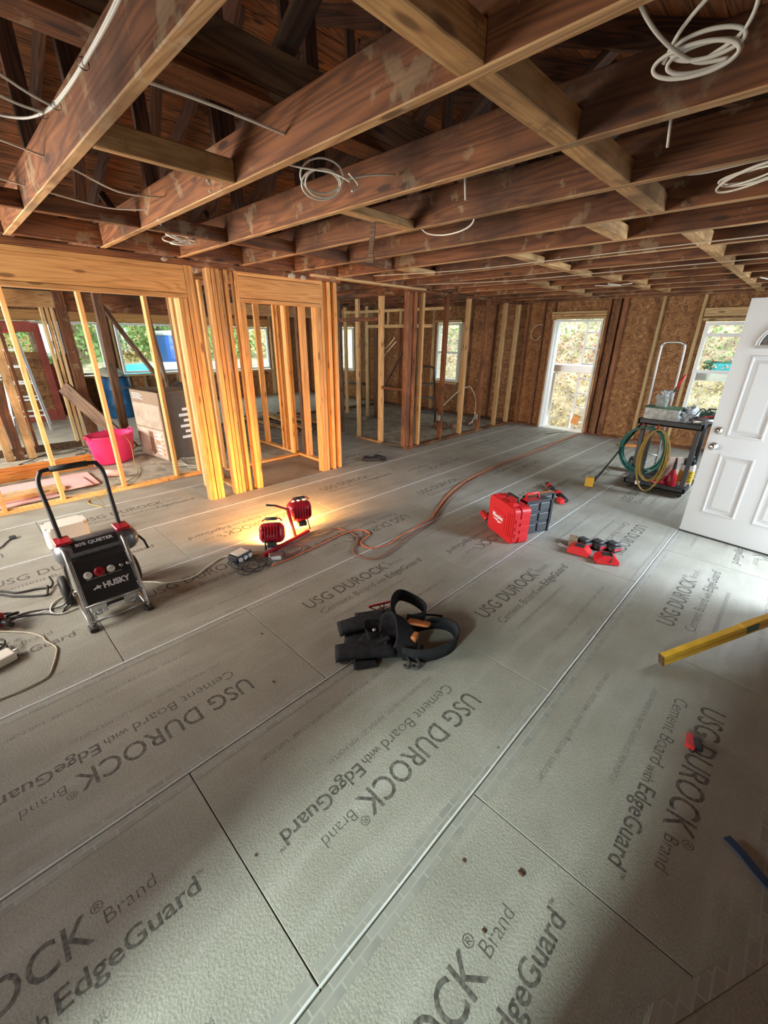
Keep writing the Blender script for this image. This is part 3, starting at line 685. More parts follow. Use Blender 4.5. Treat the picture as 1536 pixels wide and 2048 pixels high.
tube(bm, arch(.13, .09, DW/2, 1.68, -.006), .006, 6); fin(bm, 'fanlight_muntin', M['white_door'], dr)
for z, nm in ((.985, 'deadbolt'), (.845, 'door_knob')):
    prof = [(0, .0), (.033, .0), (.033, .008), (.024, .014)] + ([(.020, .02), (.020, .026), (0, .026)] if nm == 'deadbolt' else [(.014, .022), (.013, .034), (.022, .042), (.028, .055), (.027, .066), (.016, .074), (0, .075)])
    bm = bmesh.new(); lathe(bm, prof, 24, Matrix.Translation((.062, 0, z)) @ Matrix.Rotation(math.pi/2, 4, 'X')); o = fin(bm, nm, M['metal'], dr)
    tag(o, 'brushed nickel ' + nm.replace('_', ' '))
boxo('door_sweep', .0, DW, -.004, DT+.004, -.012, .004, M['rubber'], dr)

# ================================================================ AIR COMPRESSOR
ac = thing('air_compressor', 'small black and grey wheeled air compressor with tall black handle and gauges', 'air compressor', (-2.81, .415, 0.001), 0)
bm = bmesh.new()
for s in (-1, 1):
    tube(bm, catmull([(0, s*.165, .015), (-.012, s*.165, .06), (-.10, s*.165, .23), (-.20, s*.165, .40), (-.25, s*.165, .45), (-.36, s*.165, .47)], 6), .013, 8)
    tube(bm, catmull([(.03, s*.165, .012), (-.2, s*.165, .012), (-.52, s*.165, .02), (-.56, s*.165, .09), (-.5, s*.165, .33), (-.42, s*.165, .44)], 5), .012, 8)
for x, z in ((-.004, .045), (-.045, .135), (-.52, .02)): tube(bm, [(x, -.165, z), (x, .165, z)], .011, 8)
fin(bm, 'tube_frame', M['steel'], ac)
for s in (-1, 1): boxo('foot', -.03, .045, s*.165-.022, s*.165+.022, -.001, .022, M['rubber'], ac, .004)
bm = bmesh.new(); R_ = .088
prof = [(0, -.245), (.03, -.242), (.06, -.228), (.08, -.205), (R_, -.18), (R_, .18), (.08, .205), (.06, .228), (.03, .242), (0, .245)]
lathe(bm, prof, 28, Matrix.Translation((-.33, .03, .41)) @ Matrix.Rotation(-math.pi/2, 4, 'X')); tank = fin(bm, 'tank', M['greyplast'], ac)
tank.data.materials.clear(); tank.data.materials.append(mat('silver_grey_tank', (.22, .23, .245), .33, .5, var=.15, vscale=30))
# curved decal over the tank
bm = bmesh.new(); A = []
for k in range(9):
    an = math.radians(62+(14-62)*k/8); A.append([bm.verts.new((-.33+(R_+.002)*math.cos(an), y, .41+(R_+.002)*math.sin(an))) for y in (-.12, .14)])
for p_, q_ in zip(A, A[1:]): bm.faces.new((p_[0], p_[1], q_[1], q_[0]))
dec = fin(bm, 'tank_decal', M['black'], ac, True)
an = math.radians(40); c_ = Vector((-.33+(R_+.005)*math.cos(an), -.10, .41+(R_+.005)*math.sin(an)))
write('lettering', '80% QUIETER', .030, frame(c_-Vector((-math.sin(an), 0, math.cos(an)))*.006, (0, 1, 0), (-math.sin(an), 0, math.cos(an))), M['white'], dec, .0007, .215)
# sloped control console
bm = bmesh.new(); prof2 = [(-.255, .375), (-.225, .40), (-.185, .375), (-.115, .265), (-.105, .24), (-.045, .145), (-.12, .10), (-.34, .14), (-.34, .35)]
prism(bm, prof2, -.148, .148, mtx=Matrix(((1, 0, 0, 0), (0, 0, 1, 0), (0, 1, 0, 0), (0, 0, 0, 1))))
con = fin(bm, 'control_console', M['black'], ac); tag(con, 'black sloped control console')
u_ = Vector((-.07, 0, .11)).normalized(); nrm = Vector((0, 1, 0)).cross(u_).normalized()
def onc(s, y, h=0.): return Vector((-.115, y, .265))+u_*s+nrm*h
def disc(name, s, y, r, hgt, m, seg=22):
    bm = bmesh.new(); mt = frame(onc(s, y), (0, 1, 0), u_)
    lathe(bm, [(0, 0), (r, 0), (r, hgt*.7), (r*.9, hgt), (0, hgt)], seg, mt); return fin(bm, name, m, con)
for y in (-.095, .035):
    g = disc('pressure_gauge', .045, y, .024, .010, M['gauge'])
    
bm = bmesh.new()
mt = frame(onc(.048, -.03), (0, 1, 0), u_)
lathe(bm, [(0, 0), (.030, 0), (.032, .008), (.024, .014), (.022, .022), (.012, .022), (.010, .016), (0, .016)], 9, mt, smooth=False); fin(bm, 'regulator_knob', M['redgloss'], con)
for y in (.095, .135): disc('air_coupler', .045, y, .012, .022, M['steel'], 14)
for y in (-.095, .035):
    bm = bmesh.new(); tube(bm, [onc(.045, y, .012), onc(.058, y-.008, .012)], .0015, 4); fin(bm, 'gauge_needle', M['black'], con)
u2 = Vector((-.06, 0, .095)).normalized(); n2 = Vector((0, 1, 0)).cross(u2).normalized()
cc = Vector((-.088, -.035, .208))+n2*.004
write('lettering', 'HUSKY', .052, frame(cc, (0, 1, 0), u2), M['white'], con, .0022, .155)
bm = bmesh.new()   # little running-dog mark left of the word
prism(bm, [(0, .012), (.022, .022), (.030, .034), (.034, .024), (.052, .022), (.040, .012), (.044, 0), (.034, .008), (.018, .010), (.006, .004)], 0, .001, mtx=frame(cc+Vector((0, -.06, 0)), (0, 1, 0), u2)); fin(bm, 'dog_emblem', M['white'], con)
write('lettering', 'REGULATED PRESSURE   TANK PRESSURE', .009, frame(onc(.012, -.11, .003), (0, 1, 0), u_), M['white'], con, 0, .20)
# handle with red clamps
bm = bmesh.new()
hp = [(-.36, -.15, .44), (-.44, -.155, .68), (-.49, -.16, .84), (-.505, -.14, .905), (-.512, -.10, .925), (-.512, .14, .925), (-.505, .18, .905), (-.49, .20, .84), (-.44, .195, .68), (-.36, .19, .44)]
tube(bm, catmull(hp, 6), .0135, 10); hd = fin(bm, 'handle', M['black'], ac)
tubeo('foam_grip', [(-.512, -.085, .925), (-.512, .125, .925)], .019, M['rubber'], hd, 12)
for y in (-.15, .19): o = boxo('handle_clamp', -.40, -.27, y-.045, y+.045, .487, .507, M['redgloss'], ac, .006)
# wheels
for s in (-.205, .225):
    bm = bmesh.new(); lathe(bm, [(0, -.02), (.03, -.022), (.05, -.012), (.075, -.014), (.082, -.024), (.098, -.02), (.104, 0), (.098, .02), (.082, .024), (.05, .012), (.03, .022), (0, .02)], 26, Matrix.Translation((-.44, s, .105)) @ Matrix.Rotation(-math.pi/2, 4, 'X')); fin(bm, 'wheel', M['rubber'], ac)
# twin cylinder pump and motor
bm = bmesh.new()
for s in (-1, 1):
    bm = bmesh.new()
    for k in range(6): box(bm, -.17, -.06, s*(.055+k*.014)-.004, s*(.055+k*.014)+.004, .055, .155)
    box(bm, -.165, -.065, min(s*.05, s*.14), max(s*.05, s*.14), .07, .13, .004)
    lathe(bm, [(0, 0), (.02, 0), (.02, .03), (0, .03)], 12, Matrix.Translation((-.07, s*.10, .05)))
    fin(bm, 'finned_pump', M['alu'], ac)
bm = bmesh.new(); lathe(bm, [(0, -.05), (.055, -.05), (.06, -.03), (.06, .03), (.055, .05), (0, .05)], 20, Matrix.Translation((-.12, 0, .115)) @ Matrix.Rotation(-math.pi/2, 4, 'X')); fin(bm, 'motor', M['greyplast'], ac)
lb = boxo('data_label', -.052, -.049, -.045, .045, .075, .098, M['white'], ac)
tubeo('power_lead', [(-.3, -.18, .16), (-.36, -.22, .06), (-.42, -.28, .008), (-.5, -.45, .006), (-.42, -.6, .006)], .005, M['rubber'], ac, 6, smooth_path=5)
tubeo('drain_valve', [(-.33, .275, .40), (-.30, .30, .36), (-.28, .31, .30)], .008, M['black'], ac, 6)

# pale carton-like jug behind it
bm = bmesh.new(); prism(bm, rrect(.20, .31, .035), 0, .20); bmesh.ops.bevel(bm, geom=[e for e in bm.edges if abs(e.verts[0].co.z-e.verts[1].co.z) < 1e-5], offset=.02, segments=3, affect='EDGES')
jg = fin(bm, 'plastic_bin', mat('milky_plastic', (.62, .60, .54), .45), None); jg.location = (-4.34, .42, .001); jg.rotation_euler.z = .05
tag(jg, 'milky white plastic bin on the floor behind the air compressor', 'bin')

# ================================================================ WORK LIGHT
wl = thing('work_light', 'red twin-head halogen work light lying on its bar, throwing warm light at the studs', 'work light', (-2.95, 1.80, 0.001), 0)
def bar(bm, a, b, s):
    a = Vector(a); b = Vector(b); d = (b-a); x = d.normalized(); y = Vector((0, 0, 1)).cross(x); y = y.normalized() if y.length > .1 else Vector((0, 1, 0)); z = x.cross(y); mt = Matrix((x, y, z)).transposed().to_4x4(); mt.translation = (a+b)/2
    box(bm, -d.length/2, d.length/2, -s, s, -s, s, .002, mtx=mt)
bm = bmesh.new(); bar(bm, (.07, -.29, .018), (-.06, .27, .018), .013); fin(bm, 'base_bar', M['redgloss'], wl)
bm = bmesh.new(); bar(bm, (-.03, .10, .02), (-.085, .07, .30), .011); bar(bm, (-.085, .07, .29), (-.085, -.05, .36), .009); fin(bm, 'upright_bar', M['redgloss'], wl)
tubeo('lever', [(-.085, -.04, .355), (-.09, -.13, .385)], .009, M['black'], wl, 8)
def head(loc, rz, tilt, sc=1.):
    # local: lens faces -X, ribs on +X
    mt = Matrix.Translation(loc) @ Matrix.Rotation(rz, 4, 'Z') @ Matrix.Rotation(tilt, 4, 'Y') @ Matrix.Scale(sc, 4)
    bm = bmesh.new()
    poly = rrect(.19, .155, .05, 6)
    lv = [(-.055, 1.0), (-.03, 1.04), (.0, 1.0), (.035, .88), (.055, .62), (.06, .3)]
    rings = []
    for x, s in lv: rings.append([bm.verts.new((x, p[0]*s, p[1]*s)) for p in poly])
    for A, B in zip(rings, rings[1:]):
        for k in range(len(poly)): f = bm.faces.new((A[k], A[(k+1) % len(poly)], B[(k+1) % len(poly)], B[k])); f.smooth = True
    bm.faces.new(rings[-1])
    for k in range(7):
        y = -.066+k*.022; h = .066*math.sqrt(max(.1, 1-(abs(y)/.10)**2.5))
        pts = [(-.02, y, h+.008), (.02, y, h), (.052, y, h*.66), (.064, y, 0), (.052, y, -h*.66), (.02, y, -h), (-.02, y, -h-.008)]
        flat_strap(bm, catmull(pts, 3), lambda t: (0, 1, 0), .008, .014)
    bmesh.ops.transform(bm, matrix=mt, verts=bm.verts); sh = fin(bm, 'lamp_housing', M['redgloss'], wl)
    bm = bmesh.new(); A = [bm.verts.new(mt @ Vector((-.05, p[0]*.93, p[1]*.93))) for p in poly]; bm.faces.new(A); fin(bm, 'glass_lens', M['lens'], sh)
    bm = bmesh.new()
    for y in (-.045, 0, .045): box(bm, -.045, -.02, y-.011, y+.011, .072, .083, .003)
    bmesh.ops.transform(bm, matrix=mt, verts=bm.verts); fin(bm, 'vent_slots', M['amber'], sh)
    bm = bmesh.new(); tube(bm, [mt @ Vector(v) for v in ((-.01, -.07, .088), (-.01, -.05, .108), (-.01, .06, .108), (-.01, .08, .088))], .007, 8); h = fin(bm, 'head_handle', M['red'], sh)
    bm = bmesh.new(); tube(bm, [mt @ Vector(v) for v in ((-.01, -.045, .108), (-.01, .045, .108))], .014, 10); fin(bm, 'handle_grip', M['black'], sh)
    bm = bmesh.new(); box(bm, -.01, .05, -.035, .035, -.115, -.075, .005); bmesh.ops.transform(bm, matrix=mt, verts=bm.verts); fin(bm, 'junction_box', M['black'], sh)
    # halogen tube light just in front of the lens
    l = bpy.data.lights.new('halogen', 'AREA'); l.shape = 'RECTANGLE'; l.size = .16; l.size_y = .12; l.energy = 20; l.color = (1.0, .42, .085)
    lo = bpy.data.objects.new('halogen_tube', l); C.objects.link(lo); lo.parent = wl
    m2 = mt @ Matrix.Translation((-.075, 0, 0)) @ Matrix.Rotation(math.pi/2, 4, 'Y') ; lo.matrix_basis = Matrix.Translation(m2.translation) @ m2.to_quaternion().to_matrix().to_4x4()
    return sh
head((-.10, .215, .225), -.30, -.02, 1.16)
head((-.07, -.115, .125), -.62, -.50, 1.15)
tubeo('leg', [(-.09, .28, .15), (-.06, .285, .03)], .006, M['black'], wl, 6); tubeo('leg', [(-.05, -.20, .09), (-.01, -.22, .012)], .009, M['black'], wl, 6)

# ================================================================ CORDS
def cord(name, label, pts, r, m, cat='cord', group=None, z=None, sm=8, seg=7):
    pts = [(p[0], p[1], (r+.0022 if len(p) == 2 else p[2])) for p in pts]
    bm = bmesh.new(); tube(bm, catmull(pts, sm), r, seg)
    # origin at first point so the object stands where it lies
    o0 = Vector((pts[0][0], pts[0][1], 0)); bmesh.ops.translate(bm, verts=bm.verts, vec=-o0)
    o = fin(bm, name, M[m]); o.location = o0; return tag(o, label, cat, group)
cord('extension_cord', 'orange extension cord curling in front of the work light and running to the far doorway',
     [(-2.70, 1.48), (-2.70, 1.74), (-2.75, 2.31), (-2.66, 2.46), (-2.565, 2.44), (-2.50, 2.27), (-2.35, 2.26), (-2.30, 2.44), (-2.336, 2.62), (-2.39, 3.14), (-2.48, 3.35), (-2.70, 3.88), (-2.86, 4.53), (-2.93, 5.45), (-2.93, 6.37), (-2.95, 7.53), (-2.98, 8.80)], .0062, 'orange_cord')
cord('extension_cord', 'dull red-brown extension cord beside the orange one, with the rounder loop near the work light',
     [(-2.90, 2.09, .02), (-2.88, 2.31), (-2.60, 2.32), (-2.39, 2.09), (-2.19, 2.15), (-2.19, 2.34), (-2.26, 2.64), (-2.34, 3.14), (-2.44, 3.36), (-2.64, 3.88), (-2.79, 4.53), (-2.85, 5.2), (-2.90, 5.5), (-2.86, 6.37), (-2.90, 7.53), (-2.93, 8.79)], .0062, 'brown_cord')
cord('extension_cord', 'white extension cord running from the power strip past the air compressor', [(-3.05, 1.35, .03), (-3.106, 1.25), (-3.06, 1.12), (-2.98, .95), (-3.03, .78), (-3.13, .70), (-3.3, .5), (-3.36, .2), (-3.24, .10), (-3.13, .14), (-3.15, .3)], .0055, 'wirewhite')
pts = []
for k in range(44):
    a_ = k*.62; rr = .11+.03*math.sin(k*1.3); pts.append((-2.84+rr*math.cos(a_)*.9+.02*math.sin(k), 1.36+rr*1.25*math.sin(a_)+.03*math.cos(k*.7), .010+.012*((k*7) % 5)/4))
cord('tangled_lead', 'tangle of thin grey leads on the floor before the power strip', pts, .0042, 'greyplast')
pts = [(-2.89, 1.52, .01)]
for k in range(20):
    a_ = k*.75; pts.append((-2.80+.07*math.cos(a_), 1.72+.12*math.sin(a_), .012+.008*(k % 3)))
cord('work_light_lead', 'short dark red lead looped in front of the work light', pts, .0045, 'brown_cord')
# power strip / three-way box
ps = thing('power_strip', 'dark grey multi-outlet box with white plugs left of the work light', 'power outlet', (-3.0, 1.36, .001), .25)
bm = bmesh.new(); box(bm, -.055, .055, -.085, .085, 0, .055, .008, seg=2); fin(bm, 'box_body', M['greyplast'], ps)
for k in range(3):
    bm = bmesh.new(); box(bm, .055, .075, -.068+k*.05, -.034+k*.05, .012, .045, .004); fin(bm, 'white_plug', M['white'], ps)
bm = bmesh.new(); box(bm, -.05, .05, -.06, .06, .0555, .066, .004); fin(bm, 'lid', M['gauge'], ps)
jb = thing('outlet_box', 'small silver metal outlet box lying against the red base bar', 'outlet box', (-2.79, 1.57, .001), -.5)
bm = bmesh.new(); box(bm, -.035, .035, -.055, .055, 0, .045, .005); fin(bm, 'box_body', M['steel'], jb)
bm = bmesh.new(); box(bm, .0355, .039, -.04, .04, .006, .04, .001); fin(bm, 'cover_plate', M['white'], jb)

# left-edge hoses and leads
cord('air_hose', 'thick black hose ends bent upward at the left edge of the floor', [(-3.90, -.30), (-3.754, -.115), (-3.648, -.033), (-3.605, .078), (-3.568, .149), (-3.60, .175, .02), (-3.66, .17, .05)], .0075, 'rubber', 'hose')
cord('air_hose', 'second black hose alongside the first, hooking over beside it', [(-3.86, -.30), (-3.70, -.12), (-3.603, -.054), (-3.466, .101), (-3.49, .125, .012), (-3.56, .14, .03)], .0075, 'rubber', 'hose')
cord('power_lead', 'thin black lead running left from the compressor wheel to the nail gun', [(-3.246, .235, .02), (-3.18, .17), (-3.13, .14), (-3.2, .07), (-3.229, .035), (-3.31, -.10), (-3.34, -.16)], .0052, 'rubber')
cord('air_line', 'cream coloured air line making a wide loop at the left edge', [(-3.24, -.25), (-3.185, -.168), (-3.10, -.09), (-3.034, -.036), (-2.94, .01), (-2.876, .019), (-2.77, .05), (-2.697, .04), (-2.60, .01), (-2.52, -.028), (-2.50, -.09), (-2.495, -.157), (-2.50, -.25), (-2.48, -.4)], .0045, 'cream_cord')
cord('cable_piece', 'short dark cable with a clip lying near the left edge', [(-4.55, -.12), (-4.62, -.03), (-4.70, .01), (-4.77, .05)], .005, 'rubber')
bm = bmesh.new(); box(bm, -.02, .02, -.02, .03, 0, .03, .006); o = fin(bm, 'cable_clip', M['greyplast']); o.location = (-4.78, .065, .001); tag(o, 'small grey clip at the end of the short dark cable', 'clip')
bm = bmesh.new(); tube(bm, [(0, 0, .006), (.42, 0, .006)], .005, 5); o = fin(bm, 'metal_rod', M['steel']); o.location = (-5.0, .313, .0); tag(o, 'thin dark rod lying on the boards behind the milky bin', 'rod')
# framing nailer partly in view at the left edge
ng = thing('nail_gun', 'dark red nail gun just entering the picture at the left edge', 'nail gun', (-3.26, -.19, .001), .6)
bm = bmesh.new(); box(bm, -.10, .08, -.035, .035, .03, .11, .012, seg=2); lathe(bm, [(0, 0), (.04, 0), (.045, .02), (.03, .05), (0, .055)], 16, Matrix.Translation((.0, 0, .10))); fin(bm, 'body', M['redgloss'], ng)
bm = bmesh.new(); tube(bm, [(.07, 0, .07), (.16, 0, .05)], .016, 10); tube(bm, catmull([(-.05, .03, .03), (-.04, .10, .03), (.02, .13, .02), (.05, .12, .04), (.04, .06, .05)], 4), .009, 8); fin(bm, 'nose_and_grip', M['black'], ng)
ad_ = thing('charger_brick', 'white plug adapter beside the coiled lead at the left edge', 'adapter', (-2.83, -.20, .001), .3)
bm = bmesh.new(); box(bm, -.05, .05, -.07, .07, 0, .05, .01, seg=2); fin(bm, 'body', M['wirewhite'], ad_)
bm = bmesh.new()
for k in (-1, 1): tube(bm, [(.0, .07, .025+.01*k), (.01, .095, .025+.012*k)], .009, 8)
fin(bm, 'plug_prongs', M['white'], ad_)
tubeo('coiled_lead', [(-.12+.05*math.cos(t*.7), .03+.055*math.sin(t*.7), .01+.004*t) for t in range(16)], .006, M['rubber'], ad_, 6, smooth_path=3)

# ================================================================ TOOL BELT
tb = thing('tool_belt', 'black fabric tool belt with pouches and tan leather patch, lying mid-floor', 'tool belt', (-1.40, 1.50, .001), 0)
def W2(x, y, z=0.): return Vector((x+1.40, y-1.50, z))
def lump(name, ctr, size, rz, m, parent, tilt=0., taper=.8, seed=0, nz=.06, ry=0.):
    bm = bmesh.new(); bmesh.ops.create_cube(bm, size=2.); bmesh.ops.subdivide_edges(bm, edges=bm.edges[:], cuts=5, use_grid_fill=True)
    for v in bm.verts:
        c = v.co.copy(); e = 9.; n_ = (abs(c.x)**e+abs(c.y)**e+abs(c.z)**e)**(1/e); c = c/n_
        c.y *= 1-(1-taper)*(c.x+1)/2
        c += Vector((noise.noise(c*1.6+Vector((seed, 0, 0))), noise.noise(c*1.6+Vector((0, seed+5, 0))), noise.noise(c*1.6+Vector((0, 0, seed+9)))))*nz*2
        v.co = Vector((c.x*size[0]/2, c.y*size[1]/2, c.z*size[2]/2))
    mt = Matrix.Translation(ctr) @ Matrix.Rotation(rz, 4, 'Z') @ Matrix.Rotation(ry, 4, 'Y') @ Matrix.Rotation(tilt, 4, 'X'); bmesh.ops.transform(bm, matrix=mt, verts=bm.verts)
    for v in bm.verts: v.co.z = max(v.co.z, .002)
    return fin(bm, name, m, parent, True)
def pouch(name, ctr, lx, wy, hz, rz, tilt, m, parent, depth=.85):
    """open-topped bag: outer shell plus inner wall; mouth at +X"""
    n = 20; bm = bmesh.new(); R_ = []
    for t, s in ((0, .55), (.06, .82), (.3, .95), (.7, 1.), (1., 1.03), (1.0, .93), (.7, .88), (.25, .72), (.15, .3)):
        ring = []
        for k in range(n):
            a_ = 2*math.pi*k/n; cx, cz = math.cos(a_), math.sin(a_); q = (abs(cx)**3+abs(cz)**3)**(-1/3)
            ring.append(bm.verts.new(((t-.5)*lx+.02*lx*math.sin(3*a_+t*4), wy/2*s*cx*q, hz/2*s*cz*q*(1-.12*t))))
        R_.append(ring)
    for A, B in zip(R_, R_[1:]):
        for k in range(n): f = bm.faces.new((A[k], A[(k+1) % n], B[(k+1) % n], B[k])); f.smooth = True
    bm.faces.new(R_[0]); bm.faces.new(R_[-1])
    mt = Matrix.Translation(ctr) @ Matrix.Rotation(rz, 4, 'Z') @ Matrix.Rotation(tilt, 4, 'Y'); bmesh.ops.transform(bm, matrix=mt, verts=bm.verts)
    for v in bm.verts: v.co.z = max(v.co.z, .002)
    return fin(bm, name, m, parent)
FB = M['blackfab']
def sleeve(name, a, b, wd, th, parent=tb, m=FB, bow=.0, twist=0., flare=1.0):
    """flat leather-like tube from a to b with slightly sagging walls"""
    a = Vector(a); b = Vector(b); x = (b-a).normalized(); y = Vector((0, 0, 1)).cross(x).normalized(); z = x.cross(y); n = 12; bm = bmesh.new(); R_ = []
    for i in range(n+1):
        t = i/n; c = a.lerp(b, t)+z*bow*math.sin(math.pi*t); w_ = wd/2*(1+(flare-1)*t)*(1-.05*math.sin(t*9)); h_ = th/2*(1+.12*math.sin(t*7+1)); an = twist*t
        yy = y*math.cos(an)+z*math.sin(an); zz = z*math.cos(an)-y*math.sin(an)
        prof = [(-1, -.7), (-.8, -1), (0, -1.05), (.8, -1), (1, -.7), (1.03, .1), (.92, .8), (.5, 1.05), (0, .92), (-.5, 1.05), (-.92, .8), (-1.03, .1)]
        R_.append([bm.verts.new(c+yy*w_*p+zz*h_*q) for p, q in prof])
    for A, B in zip(R_, R_[1:]):
        for k in range(12): f = bm.faces.new((A[k], A[(k+1) % 12], B[(k+1) % 12], B[k])); f.smooth = True
    inn = [bm.verts.new(v.co.lerp(sum((u.co for u in R_[0]), Vector())/12, .18)+x*.004) for v in R_[0]]; dp = [bm.verts.new(v.co+x*.05) for v in inn]
    for k in range(12):
        bm.faces.new((R_[0][k], R_[0][(k+1) % 12], inn[(k+1) % 12], inn[k])); bm.faces.new((inn[k], inn[(k+1) % 12], dp[(k+1) % 12], dp[k]))
    bm.faces.new(dp); bm.faces.new(R_[-1])
    for v in bm.verts: v.co.z = max(v.co.z, .002)
    return fin(bm, name, m, parent)
def cup(name, mc, maj, mnr, bc, sh, m=FB, parent=tb):
    mc, maj, mnr, bc = (Vector(v) for v in (mc, maj, mnr, bc)); n = 24; bm = bmesh.new(); R_ = []
    for t, s in ((1, .0), (1, sh), (.85, sh*1.12), (.5, 1.02), (.1, 1.0), (0, 1.03), (0, .93), (.15, .90), (.5, .85), (.8, .6), (.85, 0)):
        c = mc.lerp(bc, t); ring = []
        for k in range(n):
            a_ = 2*math.pi*k/n; q = (abs(math.cos(a_))**2.6+abs(math.sin(a_))**2.6)**(-1/2.6)
            ring.append(bm.verts.new(c+(maj*math.cos(a_)+mnr*math.sin(a_))*q*s))
        R_.append(ring)
    for A, B in zip(R_, R_[1:]):
        for k in range(n): f = bm.faces.new((A[k], A[(k+1) % n], B[(k+1) % n], B[k])); f.smooth = True
    bmesh.ops.remove_doubles(bm, verts=bm.verts, dist=1e-5)
    for v in bm.verts: v.co.z = max(v.co.z, .002)
    return fin(bm, name, m, parent)
lump('padded_back', W2(-1.42, 1.42, .028), (.40, .25, .055), .80, FB, tb, seed=1, nz=.03)
sleeve('tool_sleeve', W2(-1.645, 1.30, .066), W2(-1.49, 1.57, .095), .115, .036, bow=.012)
sleeve('tool_sleeve', W2(-1.525, 1.175, .030), W2(-1.31, 1.44, .050), .120, .040, bow=.010, flare=1.15)
sleeve('tool_sleeve', W2(-1.395, 1.20, .012), W2(-1.32, 1.31, .012), .055, .020)
sleeve('tool_sleeve', W2(-1.68, 1.47, .030), W2(-1.52, 1.68, .055), .085, .050)
sleeve('loop_strap', W2(-1.50, 1.36, .058), W2(-1.33, 1.40, .062), .07, .014, twist=.5)
sleeve('loop_strap', W2(-1.42, 1.33, .050), W2(-1.36, 1.46, .080), .05, .018, twist=-.4)
cup('side_pouch', W2(-1.475, 1.43, .115), (.030, .045, -.01), (-.035, .02, .02), W2(-1.40, 1.40, .035), .8)
cup('small_pouch', W2(-1.515, 1.56, .095), (.04, .05, 0), (-.03, .02, .015), W2(-1.45, 1.56, .03), .85)
cup('open_pouch', W2(-1.385, 1.47, .110), (.085, -.072, -.052), (.035, .038, .030), W2(-1.262, 1.535, .055), .74)
bm = bmesh.new(); lathe(bm, [(0, 0), (.011, 0), (.012, .004), (.006, .010), (0, .011)], 14, Matrix.Translation(W2(-1.432, 1.40, .125)) @ Matrix.Rotation(.4, 4, 'X')); fin(bm, 'rivet', M['chrome'], tb)
lump('leather_patch', W2(-1.305, 1.66, .105), (.14, .10, .016), .5, M['leather'], tb, seed=5, tilt=-.35, nz=.02)
lump('leather_patch', W2(-1.25, 1.56, .085), (.06, .035, .045), 1.9, M['leather'], tb, seed=6)
# stiff belt: two loops standing on edge
bm = bmesh.new()
A = catmull([W2(-1.47, 1.60, .10), W2(-1.55, 1.69, .12), W2(-1.585, 1.79, .11), W2(-1.52, 1.845, .085), W2(-1.41, 1.84, .075), W2(-1.35, 1.77, .075), W2(-1.37, 1.69, .075), W2(-1.40, 1.65, .08)], 8)
flat_strap(bm, A, lambda t: (-.15+.3*t, -.30*(1-t)+.25*t, 1), .085, .009); fin(bm, 'belt_strap', FB, tb, True)
bm = bmesh.new()
A = catmull([W2(-1.33, 1.62, .07), W2(-1.30, 1.72, .06), W2(-1.255, 1.80, .055), W2(-1.18, 1.835, .05), W2(-1.10, 1.79, .05), W2(-1.07, 1.69, .05), W2(-1.10, 1.58, .048), W2(-1.16, 1.49, .045), W2(-1.24, 1.44, .045)], 8)
flat_strap(bm, A, lambda t: (.25-.35*t, .3-.3*t, 1), .085, .010); fin(bm, 'belt_strap', FB, tb, True)
bm = bmesh.new()
for x, y in ((-1.165, 1.42), (-1.125, 1.455)): tube(bm, catmull([W2(x-.045, y+.03, .03), W2(x-.01, y+.012, .03), W2(x+.006, y-.006, .02), W2(x-.01, y-.02, .012), W2(x-.03, y-.014, .012)], 4), .009, 7)
fin(bm, 'hook', M['black'], tb)
bm = bmesh.new(); flat_strap(bm, catmull([W2(-1.40, 1.80, .04), W2(-1.36, 1.86, .03), W2(-1.31, 1.92, .015)], 6), lambda t: (0, 0, 1), .014, .004); fin(bm, 'strap_tail', FB, tb)
bm = bmesh.new(); box(bm, -.012, .012, -.02, .02, 0, .02, .003, mtx=Matrix.Translation(W2(-1.20, 1.57, .02)) @ Matrix.Rotation(.6, 4, 'Z')); fin(bm, 'buckle', M['black'], tb)
# red rafter square tucked in behind
sq = thing('speed_square', 'red metal triangular rafter square leaning out of the tool belt', 'square', (-1.625, 1.655, .018), 0)
bm = bmesh.new(); p0, p1 = Vector((-.045, -.075, .06)), Vector((.035, .085, .07)); dn = Vector((.02, .012, -.075))
for a_, b_ in ((p0, p1), (p0, (p0+p1)/2+dn), (p1, (p0+p1)/2+dn), (p0*.62+p1*.38, (p0+p1)/2+dn*.6), (p0*.38+p1*.62, (p0+p1)/2+dn*.6), (p0*.7+p1*.3+dn*.4, p0*.3+p1*.7+dn*.4)):
    bar(bm, a_, b_, .0032)
fin(bm, 'triangle_plate', M['redgloss'], sq); bm = bmesh.new(); bar(bm, p0, p1, .006); fin(bm, 'fence_edge', M['redgloss'], sq)

# ================================================================ TOOL CASES
rc = thing('tool_case', 'red hard plastic tool case standing upright with white logo on its face', 'tool case', (-1.703, 3.312, .001), math.atan2(-.205, .366))
# local: X along the face, +Y thickness, face at y=0
bm = bmesh.new(); mtx = Matrix(((1, 0, 0, 0), (0, 0, 1, 0), (0, 1, 0, .175), (0, 0, 0, 1)))
prism(bm, rrect(.43, .35, .045, 5), 0, .062, mtx=mtx); prism(bm, rrect(.435, .355, .045, 5), .068, .165, mtx=mtx); prism(bm, rrect(.42, .34, .045, 5), .05, .08, mtx=mtx)
bmesh.ops.bevel(bm, geom=[e for e in bm.edges if abs(e.calc_face_angle(0)) > 1.2], offset=.006, segments=2, affect='EDGES')
shl = fin(bm, 'shell', M['red'], rc)
bm = bmesh.new()
for a, b, c, d in ((-.15, .08, .075, .24), ): prism(bm, rrect(b-a, d-c, .012), -.005, .001, mtx=mtx @ Matrix.Translation(((a+b)/2, (c+d)/2-.175, 0)))
for x in (.12, .15, .18): box(bm, x-.004, x+.004, -.006, .0, .06, .29, .001)
lg = fin(bm, 'raised_field', M['red'], rc)
